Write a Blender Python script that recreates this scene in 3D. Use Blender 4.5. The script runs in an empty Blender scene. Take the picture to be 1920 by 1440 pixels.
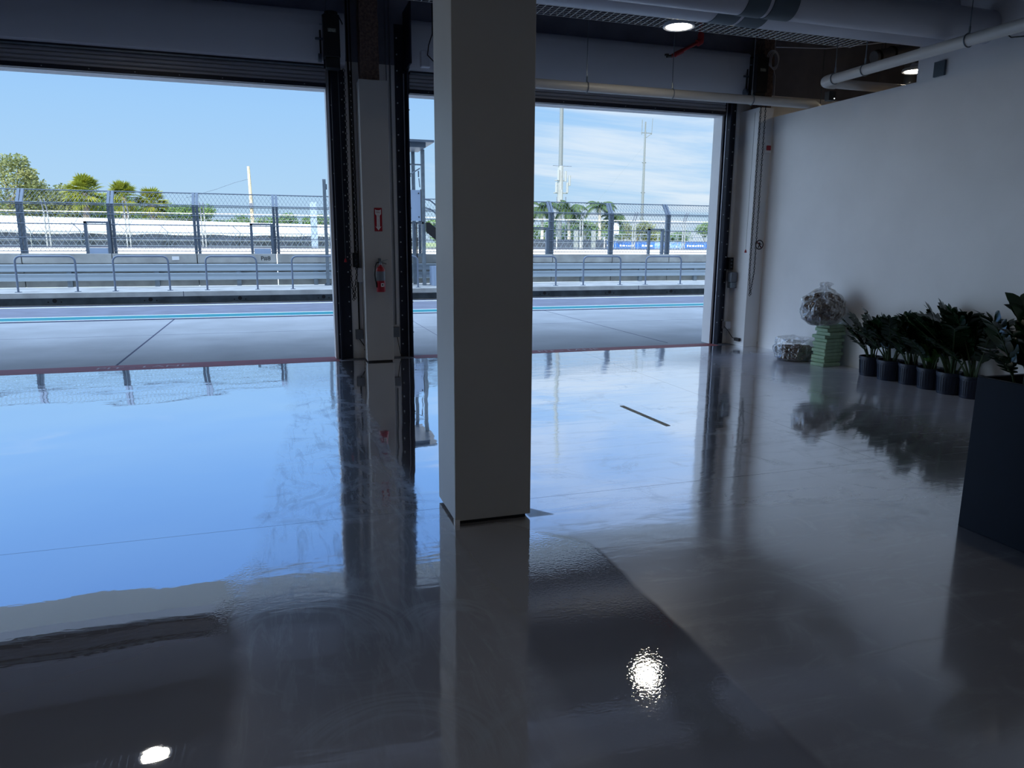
import bpy, bmesh, math, random
from mathutils import Vector, Matrix, noise
random.seed(7)
PI = math.pi
S = bpy.context.scene
C = S.collection

# ------------------------------------------------------------------ camera
YAW, PIT, ROLL = 0.31314339, 0.1942961, 0.00699677
fw = Vector((math.sin(YAW)*math.cos(PIT), math.cos(YAW)*math.cos(PIT), -math.sin(PIT)))
rt = Vector((math.cos(YAW), -math.sin(YAW), 0)); up = rt.cross(fw)
r2 = rt*math.cos(ROLL) + up*math.sin(ROLL); u2 = -rt*math.sin(ROLL) + up*math.cos(ROLL)
cd = bpy.data.cameras.new('camera'); cam = bpy.data.objects.new('camera', cd); C.objects.link(cam)
cam.matrix_world = Matrix(((r2.x, u2.x, -fw.x, 0), (r2.y, u2.y, -fw.y, 0), (r2.z, u2.z, -fw.z, 1.6), (0, 0, 0, 1)))
cd.sensor_width = 36; cd.lens = 36*1358.9/1920; cd.clip_start = .05; cd.clip_end = 2000
S.camera = cam
S.view_settings.view_transform = 'Standard'; S.view_settings.look = 'None'
S.view_settings.gamma = 1; S.view_settings.use_curve_mapping = False
S.view_settings.exposure = 0.0
try:
    S.cycles.max_bounces = 10; S.cycles.diffuse_bounces = 6; S.cycles.glossy_bounces = 5
    S.cycles.transparent_max_bounces = 12; S.cycles.sample_clamp_indirect = 6
    S.cycles.blur_glossy = 0.3
except Exception: pass

# ------------------------------------------------------------------ sky
SKY_TOP_FILL, SKY_LEFT_FILL = 3.0, 3.8
W = bpy.data.worlds.new('sky'); S.world = W; W.use_nodes = True
n = W.node_tree.nodes; l = W.node_tree.links; n.clear()
def nd(t, nodes=None, **k):
    x = (nodes or n).new(t)
    for a, v in k.items(): setattr(x, a, v)
    return x
tc = nd('ShaderNodeTexCoord'); sep = nd('ShaderNodeSeparateXYZ'); l.new(tc.outputs['Generated'], sep.inputs[0])
ramp = nd('ShaderNodeValToRGB'); cr = ramp.color_ramp
def lin(c): return tuple(((v/255)/12.92 if v/255 <= .04045 else ((v/255+.055)/1.055)**2.4) for v in c) + (1,)
stops = [(0.0, (188, 216, 236)), (0.06, (176, 214, 246)), (0.16, (160, 206, 250)), (0.30, (130, 184, 252)), (0.50, (104, 160, 248)), (0.75, (92, 150, 238)), (1.0, (84, 142, 232))]
cr.elements[0].position = 0; cr.elements[0].color = lin(stops[0][1]); cr.elements[1].position = 1; cr.elements[1].color = lin(stops[-1][1])
for p, c in stops[1:-1]:
    e = cr.elements.new(p); e.color = lin(c)
l.new(sep.outputs[2], ramp.inputs[0])
# wispy clouds: stretched noise on the sky plane, thicker towards +X
def math_(op, a=None, b=None, N=None, L=None):
    N = N or n; L = L or l
    m = N.new('ShaderNodeMath'); m.operation = op
    for i, v in enumerate((a, b)):
        if v is None: continue
        if isinstance(v, (int, float)): m.inputs[i].default_value = v
        else: L.new(v, m.inputs[i])
    return m.outputs[0]
zz = math_('ADD', math_('MAXIMUM', sep.outputs[2], 0.0), 0.12)
comb = nd('ShaderNodeCombineXYZ')
l.new(math_('DIVIDE', sep.outputs[0], zz), comb.inputs[0]); l.new(math_('DIVIDE', sep.outputs[1], zz), comb.inputs[1])
mp = nd('ShaderNodeMapping'); l.new(comb.outputs[0], mp.inputs[0]); mp.inputs['Scale'].default_value = (.55, 1.25, 1); mp.inputs['Rotation'].default_value = (0, 0, .35)
nz = nd('ShaderNodeTexNoise'); l.new(mp.outputs[0], nz.inputs[0]); nz.inputs['Scale'].default_value = 1.1; nz.inputs['Detail'].default_value = 7; nz.inputs['Roughness'].default_value = .62; nz.inputs['Distortion'].default_value = .5
az = math_('ARCTAN2', sep.outputs[0], sep.outputs[1])
mr = nd('ShaderNodeMapRange'); mr.interpolation_type = 'SMOOTHSTEP'; l.new(az, mr.inputs[0])
mr.inputs[1].default_value = .02; mr.inputs[2].default_value = .46; mr.inputs[3].default_value = -.15; mr.inputs[4].default_value = .16
v = math_('ADD', nz.outputs[0], mr.outputs[0])
mr2 = nd('ShaderNodeMapRange'); mr2.interpolation_type = 'SMOOTHSTEP'; l.new(v, mr2.inputs[0]); mr2.inputs[1].default_value = .47; mr2.inputs[2].default_value = .84; mr2.inputs[4].default_value = .78
mix = nd('ShaderNodeMix', data_type='RGBA'); l.new(mr2.outputs[0], mix.inputs[0]); l.new(ramp.outputs[0], mix.inputs[6]); mix.inputs[7].default_value = lin((234, 244, 252))
bg = nd('ShaderNodeBackground')
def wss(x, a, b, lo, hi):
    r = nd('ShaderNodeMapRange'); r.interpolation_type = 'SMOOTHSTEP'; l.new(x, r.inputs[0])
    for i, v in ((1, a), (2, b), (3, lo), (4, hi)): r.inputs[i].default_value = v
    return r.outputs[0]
# extra brightness added to unseen sky overhead and at left, to light the interior
hi_ = wss(sep.outputs[2], .58, .85, 0, SKY_TOP_FILL)
lf_ = wss(az, -.95, -.36, SKY_LEFT_FILL, 0)
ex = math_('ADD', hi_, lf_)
sky_fill = nd('ShaderNodeMix', data_type='RGBA'); sky_fill.inputs[6].default_value = (0, 0, 0, 1); sky_fill.inputs[7].default_value = (.50, .62, .77, 1); sky_fill.clamp_factor = False
l.new(ex, sky_fill.inputs[0])
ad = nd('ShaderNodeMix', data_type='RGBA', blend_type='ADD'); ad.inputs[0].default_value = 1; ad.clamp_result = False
l.new(mix.outputs[2], ad.inputs[6]); l.new(sky_fill.outputs[2], ad.inputs[7]); l.new(ad.outputs[2], bg.inputs[0])
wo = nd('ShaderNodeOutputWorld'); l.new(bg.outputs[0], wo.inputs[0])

# ------------------------------------------------------------------ sun (behind the pit building)
sd = bpy.data.lights.new('sun', 'SUN'); sd.energy = 5.0; sd.color = (1, .94, .84); sd.angle = .009
so = bpy.data.objects.new('sun', sd); C.objects.link(so)
so.rotation_euler = Vector((0.45, 1.0, -0.74)).to_track_quat('-Z', 'Y').to_euler()
so.location = (0, -30, 40)

# ------------------------------------------------------------------ materials
def mat(name, col, rough=.6, metal=0, var=0, vscale=4, bump=0, bscale=40, col2=None, spec=None, trans=0):
    m = bpy.data.materials.new(name); m.use_nodes = True
    N = m.node_tree.nodes; L = m.node_tree.links; b = N['Principled BSDF']
    b.inputs['Base Color'].default_value = lin(col); b.inputs['Roughness'].default_value = rough; b.inputs['Metallic'].default_value = metal
    if spec is not None: b.inputs['Specular IOR Level'].default_value = spec
    t = N.new('ShaderNodeTexCoord')
    if var or col2:
        z = N.new('ShaderNodeTexNoise'); L.new(t.outputs['Object'], z.inputs[0]); z.inputs['Scale'].default_value = vscale; z.inputs['Detail'].default_value = 5
        r = N.new('ShaderNodeValToRGB'); L.new(z.outputs[0], r.inputs[0])
        c2 = col2 or tuple(max(0, v*(1-var)) for v in col)
        r.color_ramp.elements[0].position = .35; r.color_ramp.elements[1].position = .68
        r.color_ramp.elements[0].color = lin(c2); r.color_ramp.elements[1].color = lin(col)
        L.new(r.outputs[0], b.inputs['Base Color'])
    if bump:
        z2 = N.new('ShaderNodeTexNoise'); L.new(t.outputs['Object'], z2.inputs[0]); z2.inputs['Scale'].default_value = bscale; z2.inputs['Detail'].default_value = 4
        bu = N.new('ShaderNodeBump'); bu.inputs['Strength'].default_value = bump; bu.inputs['Distance'].default_value = .02
        L.new(z2.outputs[0], bu.inputs['Height']); L.new(bu.outputs[0], b.inputs['Normal'])
    if trans:
        tr = N.new('ShaderNodeBsdfTranslucent'); tr.inputs[0].default_value = lin(col)
        mx = N.new('ShaderNodeMixShader'); mx.inputs[0].default_value = trans
        L.new(b.outputs[0], mx.inputs[1]); L.new(tr.outputs[0], mx.inputs[2]); L.new(mx.outputs[0], N['Material Output'].inputs[0])
    return m
M = dict(
 wall=mat('white_wall_paint', (234, 234, 236), .55, var=.03, vscale=1.5, bump=.03, bscale=60),
 column=mat('column_paint', (190, 190, 190), .5, var=.04, vscale=1.2),
 upper=mat('dark_upper_wall', (128, 132, 148), .8, var=.1),
 brown=mat('brown_block_wall', (196, 176, 158), .8, var=.15, vscale=3),
 ceil=mat('dark_ceiling', (112, 114, 126), .9),
 facade=mat('facade_white', (200, 198, 192), .8),
 navy=mat('black_navy_steel', (13, 23, 46), .5, .1),
 black=mat('black_plastic', (16, 18, 24), .45),
 hood=mat('grey_hood_steel', (206, 210, 220), .5, .1),
 slat=mat('grey_slat_steel', (168, 172, 184), .5, .3),
 galv=mat('galvanised_steel', (140, 152, 162), .42, .6, var=.12, vscale=8),
 galv2=mat('dark_galvanised_steel', (96, 108, 122), .5, .4),
 rail=mat('grey_steel_rail', (112, 124, 142), .5, .35),
 whitepipe=mat('white_pvc', (212, 210, 206), .38),
 duct=mat('grey_painted_duct', (190, 192, 202), .45, .1),
 band=mat('dark_duct_band', (74, 88, 98), .5, .2),
 red=mat('red_gloss_paint', (158, 22, 40), .3),
 redsprink=mat('dull_red_pipe', (150, 26, 38), .5),
 redstripe=mat('red_brown_floor_paint', (150, 70, 72), .6, var=.12, vscale=6),
 white=mat('white_paint', (226, 228, 230), .6),
 greytext=mat('faded_white_lettering', (190, 178, 182), .6),
 conc=mat('pit_lane_concrete', (166, 172, 176), .85, var=.09, vscale=1.0, bump=.1, bscale=20),
 conc2=mat('barrier_concrete', (176, 178, 176), .85, var=.16, vscale=2.2, bump=.1, bscale=18),
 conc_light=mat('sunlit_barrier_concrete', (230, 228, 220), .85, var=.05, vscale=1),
 kerbdark=mat('dark_kerb_concrete', (98, 108, 116), .8, var=.25, vscale=3),
 asphalt=mat('asphalt', (116, 122, 138), .85, var=.1, vscale=2),
 track=mat('pale_track_asphalt', (206, 202, 196), .9, var=.05, vscale=.1),
 teal=mat('teal_paint', (10, 124, 134), .6),
 darkline=mat('dark_line', (52, 60, 84), .8),
 rustpaper=mat('sprayed_fireproofing', (134, 112, 104), .95, var=.3, vscale=30, bump=.8, bscale=60),
 label=mat('pale_label', (172, 176, 164), .5, var=.3, vscale=60),
 greybox=mat('grey_cast_box', (112, 118, 128), .5, .3),
 screws=mat('bright_bolts', (176, 184, 194), .45, .3),
 leaf=mat('dark_glossy_leaf', (24, 58, 30), .25, var=.35, vscale=14, spec=.7),
 leaf2=mat('young_green_leaf', (66, 112, 44), .3, var=.3, vscale=14),
 stem=mat('green_stem', (58, 78, 48), .5),
 soil=mat('bark_soil', (70, 54, 42), .95, var=.6, vscale=50, bump=1, bscale=90),
 pot=mat('dark_nursery_pot', (28, 38, 58), .45),
 planter=mat('dark_blue_planter', (14, 28, 46), .6, var=.06, vscale=9, spec=.15),
 foam=mat('green_foam', (168, 196, 166), .85, var=.08, vscale=12, bump=.1, bscale=80),
 bark=mat('mulch_bark', (98, 72, 54), .95, col2=(46, 34, 28), vscale=38, bump=1, bscale=60),
 trunk=mat('palm_trunk', (148, 132, 112), .9, var=.25, vscale=6),
 wood=mat('weathered_wood_pole', (212, 194, 160), .9, var=.15, vscale=3),
 paleplm=mat('pale_palm_trunk', (208, 202, 190), .9, var=.1),
 sabal=mat('sabal_frond', (150, 150, 44), .6, col2=(84, 104, 36), vscale=1.3, trans=.25),
 royal=mat('palm_frond', (86, 108, 48), .6, col2=(44, 70, 34), vscale=1.0, trans=.25),
 foliage=mat('tree_foliage', (124, 150, 76), .7, col2=(66, 96, 48), vscale=.7, trans=.25),
 foliage2=mat('olive_foliage', (150, 152, 96), .7, col2=(92, 106, 60), vscale=.9, trans=.25),
 hedge=mat('hedge_green', (112, 140, 78), .8, col2=(66, 94, 50), vscale=.6, trans=.2),
 tent=mat('white_tent_fabric', (240, 240, 238), .8),
 netting=mat('grey_windscreen', (74, 82, 96), .9, var=.2, vscale=1.2),
 blue=mat('blue_banner', (52, 110, 196), .7, var=.1, vscale=2),
 seat=mat('blue_seating', (70, 126, 206), .6, col2=(170, 190, 214), vscale=3),
 paleblue=mat('pale_blue_screen', (150, 168, 192), .7),
 grass=mat('dry_grass', (140, 150, 96), .9, var=.2, vscale=.3),
 fargrey=mat('far_grey_steel', (108, 114, 114), .6),
 farwhite=mat('far_pale_steel', (146, 150, 148), .6),
 armco=mat('guardrail_steel', (158, 172, 184), .5, .2),
 chain=mat('dark_steel_chain', (40, 44, 54), .4, .4),
 tray=mat('bright_zinc_wire', (206, 206, 204), .4, .3),
 signblack=mat('sign_black', (24, 22, 26), .5),
 tape=mat('dull_tape', (214, 214, 200), .8, var=.2, vscale=20),
)
# clear bag plastic: mostly clear, crinkled and glossy
def plastic():
    m = bpy.data.materials.new('clear_bag_plastic'); m.use_nodes = True; N = m.node_tree.nodes; L = m.node_tree.links; N.clear()
    t = N.new('ShaderNodeTexCoord'); z = N.new('ShaderNodeTexNoise'); L.new(t.outputs['Object'], z.inputs[0]); z.inputs['Scale'].default_value = 11; z.inputs['Detail'].default_value = 3; z.inputs['Distortion'].default_value = 1.5
    bu = N.new('ShaderNodeBump'); bu.inputs['Strength'].default_value = .9; bu.inputs['Distance'].default_value = .05; L.new(z.outputs[0], bu.inputs['Height'])
    g = N.new('ShaderNodeBsdfGlossy'); g.inputs['Roughness'].default_value = .12; g.inputs[0].default_value = (1, 1, 1, 1); L.new(bu.outputs[0], g.inputs['Normal'])
    d = N.new('ShaderNodeBsdfDiffuse'); d.inputs[0].default_value = (.75, .78, .82, 1)
    tr = N.new('ShaderNodeBsdfTransparent')
    a = N.new('ShaderNodeMixShader'); a.inputs[0].default_value = .22; L.new(g.outputs[0], a.inputs[1]); L.new(d.outputs[0], a.inputs[2])
    lw = N.new('ShaderNodeLayerWeight'); lw.inputs[0].default_value = .55; L.new(bu.outputs[0], lw.inputs['Normal'])
    r = N.new('ShaderNodeMapRange'); L.new(lw.outputs['Facing'], r.inputs[0]); r.inputs[3].default_value = .12; r.inputs[4].default_value = .7
    b = N.new('ShaderNodeMixShader'); L.new(r.outputs[0], b.inputs[0]); L.new(tr.outputs[0], b.inputs[1]); L.new(a.outputs[0], b.inputs[2])
    o = N.new('ShaderNodeOutputMaterial'); L.new(b.outputs[0], o.inputs[0]); return m
M['plastic'] = plastic()
def emis(name, col, s):
    m = bpy.data.materials.new(name); m.use_nodes = True; N = m.node_tree.nodes; N.clear()
    e = N.new('ShaderNodeEmission'); e.inputs[0].default_value = col; e.inputs[1].default_value = s
    o = N.new('ShaderNodeOutputMaterial'); m.node_tree.links.new(e.outputs[0], o.inputs[0]); return m
M['led'] = emis('lit_led_panel', (1, .90, .70, 1), 50)
M['pin'] = emis('small_white_indicator', (.9, .95, 1, 1), 1.5)

# glossy coated floor with lapped coats
def floor_mat():
    m = bpy.data.materials.new('coated_floor'); m.use_nodes = True; N = m.node_tree.nodes; L = m.node_tree.links; N.clear()
    def mt(op, a=None, b=None): return math_(op, a, b, N, L)
    def ss(x, a, b, lo=0., hi=1.):
        r = N.new('ShaderNodeMapRange'); r.interpolation_type = 'SMOOTHSTEP'; L.new(x, r.inputs[0])
        for i, v in ((1, a), (2, b), (3, lo), (4, hi)): r.inputs[i].default_value = v
        return r.outputs[0]
    def noise_(scale, detail=4, rough=.5, dist=0, sc=(1, 1, 1), rot=0):
        mp = N.new('ShaderNodeMapping'); L.new(g.outputs['Position'], mp.inputs[0]); mp.inputs['Scale'].default_value = sc; mp.inputs['Rotation'].default_value = (0, 0, rot)
        z = N.new('ShaderNodeTexNoise'); L.new(mp.outputs[0], z.inputs[0]); z.inputs['Scale'].default_value = scale; z.inputs['Detail'].default_value = detail; z.inputs['Roughness'].default_value = rough; z.inputs['Distortion'].default_value = dist
        return z.outputs[0]
    g = N.new('ShaderNodeNewGeometry'); s = N.new('ShaderNodeSeparateXYZ'); L.new(g.outputs['Position'], s.inputs[0]); X, Y = s.outputs[0], s.outputs[1]
    wob = mt('MULTIPLY', mt('SUBTRACT', noise_(2.2, 5), .5), .16)
    Xw = mt('ADD', X, wob)
    # edge of the wet coat on the left, curving with Y
    yb = ss(Y, 3.0, 8.5, -.23, .14)
    eA = mt('SUBTRACT', Xw, yb)
    wetA = ss(eA, -.03, .05, 1, 0)                                           # 1 = fresh wet coat at left
    # clean coat right of the scuffed lap, behind the column
    lap = mt('ADD', mt('MULTIPLY', mt('SUBTRACT', 9.3, Y), -.0), .74)
    wetB = mt('MULTIPLY', ss(Xw, .70, .78, 0, 1), mt('MULTIPLY', ss(mt('ADD', Y, wob), 4.38, 4.46, 0, 1), ss(Xw, 1.55, 1.75, 1, 0)))
    # wet coat in the foreground up to X=1.55
    yw = mt('ADD', Y, mt('MULTIPLY', mt('MAXIMUM', mt('SUBTRACT', X, 1.0), 0), .9))
    wetC = mt('MULTIPLY', mt('MULTIPLY', ss(Xw, .80, .95, 0, 1), ss(mt('ADD', X, mt('MULTIPLY', wob, .35)), 1.53, 1.57, 1, 0)), ss(mt('ADD', yw, wob), 3.85, 3.95, 1, 0))
    wet = mt('MINIMUM', mt('ADD', mt('ADD', wetA, wetB), wetC), 1.)
    # dusty brushed strip between the coats
    strip = mt('MULTIPLY', mt('MULTIPLY', ss(eA, -.02, .06, 0, 1), ss(Xw, .72, .86, 1, 0)), ss(Y, 10.0, 9.0, 0, 1))
    right = mt('SUBTRACT', 1., mt('MINIMUM', mt('ADD', wet, strip), 1.))
    # scuffs: swirls and streaks of dried film
    sw = noise_(1.6, 9, .66, 2.2)
    st = noise_(3.0, 9, .7, .8, (5, .7, 1), .06)
    st2 = noise_(2.4, 9, .72, .6, (.5, 3.2, 1), .5)
    scuff = mt('MULTIPLY', mt('ADD', ss(sw, .50, .68), ss(st, .48, .68)), .5)
    scuffR = mt('MULTIPLY', mt('ADD', ss(sw, .52, .72), ss(st2, .5, .74)), .5)
    # lap ridge of dried film running from the front wall to the column
    rid = mt('ABSOLUTE', mt('SUBTRACT', Xw, mt('ADD', .74, 0.0)))
    ridge = mt('MULTIPLY', mt('MULTIPLY', ss(rid, .0, .07, 1, 0), ss(Y, 4.3, 4.6, 0, 1)), ss(noise_(7, 6, .7), .35, .6))
    # wiped arcs of half-dried coat
    def arcf(cx, cy, r0, w_, fr_):
        dx = mt('SUBTRACT', X, cx); dy = mt('SUBTRACT', Y, cy); d_ = mt('SQRT', mt('ADD', mt('MULTIPLY', dx, dx), mt('MULTIPLY', dy, dy)))
        band = ss(mt('ABSOLUTE', mt('SUBTRACT', d_, mt('ADD', r0, mt('MULTIPLY', wob, .5)))), w_*.5, w_, 1, 0)
        cmb = N.new('ShaderNodeCombineXYZ'); L.new(mt('MULTIPLY', d_, fr_), cmb.inputs[0]); L.new(mt('MULTIPLY', mt('ARCTAN2', dy, dx), 1.4), cmb.inputs[1])
        zn = N.new('ShaderNodeTexNoise'); L.new(cmb.outputs[0], zn.inputs[0]); zn.inputs['Scale'].default_value = 1; zn.inputs['Detail'].default_value = 4
        streak = ss(zn.outputs[0], .36, .66)
        return mt('MULTIPLY', mt('MULTIPLY', band, streak), ss(mt('ADD', dy, mt('MULTIPLY', dx, .4)), .0, .15))
    arcs = mt('MINIMUM', mt('ADD', mt('ADD', arcf(-.02, 2.75, .42, .13, 45.), arcf(.28, 2.0, .30, .10, 60.)), arcf(.62, 2.75, .2, .07, 60.)), 1.)
    film = mt('MINIMUM', mt('ADD', mt('ADD', mt('MULTIPLY', strip, mt('MULTIPLY', scuff, .9)), mt('MULTIPLY', right, mt('MULTIPLY', scuffR, .7))), mt('ADD', mt('MULTIPLY', ridge, .6), mt('MULTIPLY', mt('MULTIPLY', arcs, strip), .6))), 1.)
    dull = mt('MULTIPLY', ss(mt('ADD', X, mt('MULTIPLY', wob, 2.)), 4.6, 6.3), ss(Y, 9.6, 8.6))   # worn, less polished lane along the right wall
    # diffuse colour
    base = N.new('ShaderNodeMix'); base.data_type = 'RGBA'
    L.new(ss(noise_(.7, 5), .3, .7), base.inputs[0]); base.inputs[6].default_value = lin((172, 176, 192)); base.inputs[7].default_value = lin((190, 192, 204))
    fc = N.new('ShaderNodeMix'); fc.data_type = 'RGBA'; L.new(film, fc.inputs[0]); L.new(base.outputs[2], fc.inputs[6]); fc.inputs[7].default_value = lin((168, 178, 190))
    # bare patch at the column foot
    bx = mt('MULTIPLY', mt('MULTIPLY', ss(X, 1.34, 1.36, 0, 1), ss(mt('ADD', X, mt('MULTIPLY', mt('ABSOLUTE', mt('SUBTRACT', Y, 3.83)), .8)), 1.50, 1.52, 1, 0)), ss(Y, 3.81, 3.83, 0, 1))
    fb = N.new('ShaderNodeMix'); fb.data_type = 'RGBA'; L.new(bx, fb.inputs[0]); L.new(fc.outputs[2], fb.inputs[6]); fb.inputs[7].default_value = lin((150, 156, 150))
    # thin control joints
    def jl(v, at, w=.004): return ss(mt('ABSOLUTE', mt('SUBTRACT', v, at)), w*.5, w*1.2, 1, 0)
    jt = mt('MINIMUM', mt('ADD', mt('ADD', jl(X, 4.25), jl(Y, 4.12)), jl(Y, 9.55)), 1.)
    jm = mt('MULTIPLY', jt, .6)
    fj = N.new('ShaderNodeMix'); fj.data_type = 'RGBA'; L.new(jm, fj.inputs[0]); L.new(fb.outputs[2], fj.inputs[6]); fj.inputs[7].default_value = lin((40, 42, 48))
    dif = N.new('ShaderNodeBsdfDiffuse'); L.new(fj.outputs[2], dif.inputs[0])
    # bump: slow undulation everywhere, brushed ripple near the door, fine speckle in places
    und = noise_(.55, 2, .4, .3)
    rip = noise_(5.5, 4, .55, .4, (.35, 1, 1), .05)
    spk = noise_(70, 2, .5)
    ripw = mt('ADD', mt('MULTIPLY', right, .9), mt('ADD', mt('MULTIPLY', strip, .9), ss(Y, 7.5, 9.5, .25, 1.0)))
    hgt = mt('ADD', mt('MULTIPLY', und, .013), mt('MULTIPLY', mt('MULTIPLY', rip, ripw), .0010))
    spw = mt('MULTIPLY', mt('ADD', mt('MULTIPLY', wetC, 1.), mt('MULTIPLY', ss(mt('ABSOLUTE', eA), 0, .14, 1, 0), 1.4)), .00026)
    hgt = mt('ADD', hgt, mt('MULTIPLY', spk, spw))
    bu = N.new('ShaderNodeBump'); bu.inputs['Strength'].default_value = 1; bu.inputs['Distance'].default_value = 1; L.new(hgt, bu.inputs['Height'])
    gl = N.new('ShaderNodeBsdfGlossy'); gl.inputs[0].default_value = (.97, .98, 1, 1); L.new(bu.outputs[0], gl.inputs['Normal'])
    ro = mt('ADD', mt('ADD', .012, mt('MULTIPLY', right, ss(Y, 2.4, 5.5, .10, .04))), mt('ADD', mt('MULTIPLY', strip, .03), mt('MULTIPLY', film, .12)))
    ro = mt('ADD', ro, mt('MULTIPLY', dull, .07)); L.new(ro, gl.inputs['Roughness'])
    g2 = N.new('ShaderNodeBsdfGlossy'); g2.inputs[0].default_value = (.93, .95, 1, 1); g2.inputs['Roughness'].default_value = .36; L.new(bu.outputs[0], g2.inputs['Normal'])
    gm = N.new('ShaderNodeMixShader'); L.new(mt('MINIMUM', mt('ADD', mt('ADD', mt('MULTIPLY', right, ss(Y, 2.6, 4.6, .26, .07)), mt('MULTIPLY', strip, ss(Y, 2.6, 4.2, .22, .12))), mt('MULTIPLY', film, .35)), .6), gm.inputs[0]); L.new(gl.outputs[0], gm.inputs[1]); L.new(g2.outputs[0], gm.inputs[2])
    lw = N.new('ShaderNodeLayerWeight'); lw.inputs[0].default_value = .5
    f = mt('MULTIPLY', mt('POWER', lw.outputs['Facing'], 1.25), 1.34)
    f = mt('MULTIPLY', f, mt('SUBTRACT', 1., mt('ADD', mt('MULTIPLY', film, .35), mt('MULTIPLY', bx, .7))))
    f = mt('MULTIPLY', mt('MULTIPLY', mt('MINIMUM', f, 1.), mt('SUBTRACT', 1., mt('MULTIPLY', dull, .52))), mt('SUBTRACT', 1., mt('MULTIPLY', jm, .7)))
    mx = N.new('ShaderNodeMixShader'); L.new(mt('MINIMUM', mt('MAXIMUM', f, .04), .96), mx.inputs[0]); L.new(dif.outputs[0], mx.inputs[1]); L.new(gm.outputs[0], mx.inputs[2])
    o = N.new('ShaderNodeOutputMaterial'); L.new(mx.outputs[0], o.inputs[0]); return m
M['floor'] = floor_mat()

# ------------------------------------------------------------------ mesh helpers
class MB:
    def __init__(s): s.v = []; s.f = []; s.mi = []; s.ms = []
    def _m(s, m):
        if m not in s.ms: s.ms.append(m)
        return s.ms.index(m)
    def add(s, vs, fs, m):
        b = len(s.v); s.v += [tuple(q) for q in vs]; k = s._m(m)
        for f in fs: s.f.append(tuple(b+i for i in f)); s.mi.append(k)
    def box(s, a, b, m, T=None):
        (x0, y0, z0), (x1, y1, z1) = a, b
        vs = [Vector(p) for p in ((x0,y0,z0),(x1,y0,z0),(x1,y1,z0),(x0,y1,z0),(x0,y0,z1),(x1,y0,z1),(x1,y1,z1),(x0,y1,z1))]
        if T: vs = [T @ p for p in vs]
        s.add(vs, [(0,3,2,1),(4,5,6,7),(0,1,5,4),(1,2,6,5),(2,3,7,6),(3,0,4,7)], m)
    def tube(s, pts, r, m, seg=8, cap=True):
        pts = [Vector(p) for p in pts]; n_ = len(pts); rs = r if isinstance(r, (list, tuple)) else [r]*n_
        rings = []; prev = None
        for i, p in enumerate(pts):
            d = (pts[min(i+1, n_-1)] - pts[max(i-1, 0)]).normalized()
            if prev is None:
                a = Vector((0, 0, 1)) if abs(d.z) < .9 else Vector((1, 0, 0))
                u = d.cross(a).normalized()
            else:
                u = (prev - d*prev.dot(d)).normalized()
            prev = u; w = d.cross(u)
            rings.append([p + (u*math.cos(2*PI*k/seg) + w*math.sin(2*PI*k/seg))*rs[i] for k in range(seg)])
        vs = [q for R in rings for q in R]; fs = []
        for i in range(n_-1):
            for k in range(seg):
                a, b = i*seg+k, i*seg+(k+1) % seg; fs.append((a, b, b+seg, a+seg))
        if cap: fs.append(tuple(range(seg))[::-1]); fs.append(tuple((n_-1)*seg+k for k in range(seg)))
        s.add(vs, fs, m)
    def lathe(s, prof, m, c=(0, 0, 0), seg=24):
        vs = []; fs = []
        for r, z in prof:
            for k in range(seg): vs.append((c[0]+r*math.cos(2*PI*k/seg), c[1]+r*math.sin(2*PI*k/seg), c[2]+z))
        for i in range(len(prof)-1):
            for k in range(seg):
                a, b = i*seg+k, i*seg+(k+1) % seg; fs.append((a, b, b+seg, a+seg))
        s.add(vs, fs, m)
    def prismX(s, prof, x0, x1, m):            # profile in (y,z)
        k = len(prof); vs = [(x0, y, z) for y, z in prof] + [(x1, y, z) for y, z in prof]
        fs = [(i, (i+1) % k, k+(i+1) % k, k+i) for i in range(k)] + [tuple(range(k))[::-1], tuple(range(k, 2*k))]
        s.add(vs, fs, m)
    def build(s, name, parent=None, smooth=False, bevel=0):
        me = bpy.data.meshes.new(name); me.from_pydata(s.v, [], s.f)
        for m in s.ms: me.materials.append(M[m])
        me.polygons.foreach_set('material_index', s.mi)
        bm = bmesh.new(); bm.from_mesh(me); bmesh.ops.recalc_face_normals(bm, faces=bm.faces)
        bm.to_mesh(me); bm.free()
        if smooth:
            me.polygons.foreach_set('use_smooth', [True]*len(me.polygons))
            try: me.set_sharp_from_angle(angle=math.radians(40))
            except Exception: pass
        me.update()
        o = bpy.data.objects.new(name, me); C.objects.link(o)
        if parent: o.parent = parent
        if bevel:
            b = o.modifiers.new('bevel', 'BEVEL'); b.width = bevel; b.segments = 2; b.limit_method = 'ANGLE'
        return o
def tag(o, label=None, cat=None, group=None, kind=None):
    for k, v in (('label', label), ('category', cat), ('group', group), ('kind', kind)):
        if v: o[k] = v
    return o
def thing(name, loc, label, cat, group=None, rz=0):
    o = bpy.data.objects.new(name, None); C.objects.link(o); o.location = loc; o.rotation_euler = (0, 0, rz); o.empty_display_size = .1
    return tag(o, label, cat, group)
def struct(name, boxes, bevel=0):
    b = MB()
    for a, c, m in boxes: b.box(a, c, m)
    return tag(b.build(name, bevel=bevel), kind='structure')
def text(name, body, size, m, loc, rot, parent=None, sx=1, ext=.001):
    cu = bpy.data.curves.new(name, 'FONT'); cu.body = body; cu.size = size; cu.extrude = ext; cu.align_x = 'CENTER'; cu.align_y = 'CENTER'
    t = bpy.data.objects.new(name, cu); C.objects.link(t)
    me = bpy.data.meshes.new_from_object(t.evaluated_get(bpy.context.evaluated_depsgraph_get()))
    bpy.data.objects.remove(t); me.materials.clear(); me.materials.append(M[m])
    o = bpy.data.objects.new(name, me); C.objects.link(o); o.location = loc; o.rotation_euler = rot; o.scale = (sx, 1, 1)
    if parent: o.parent = parent
    return o
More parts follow.
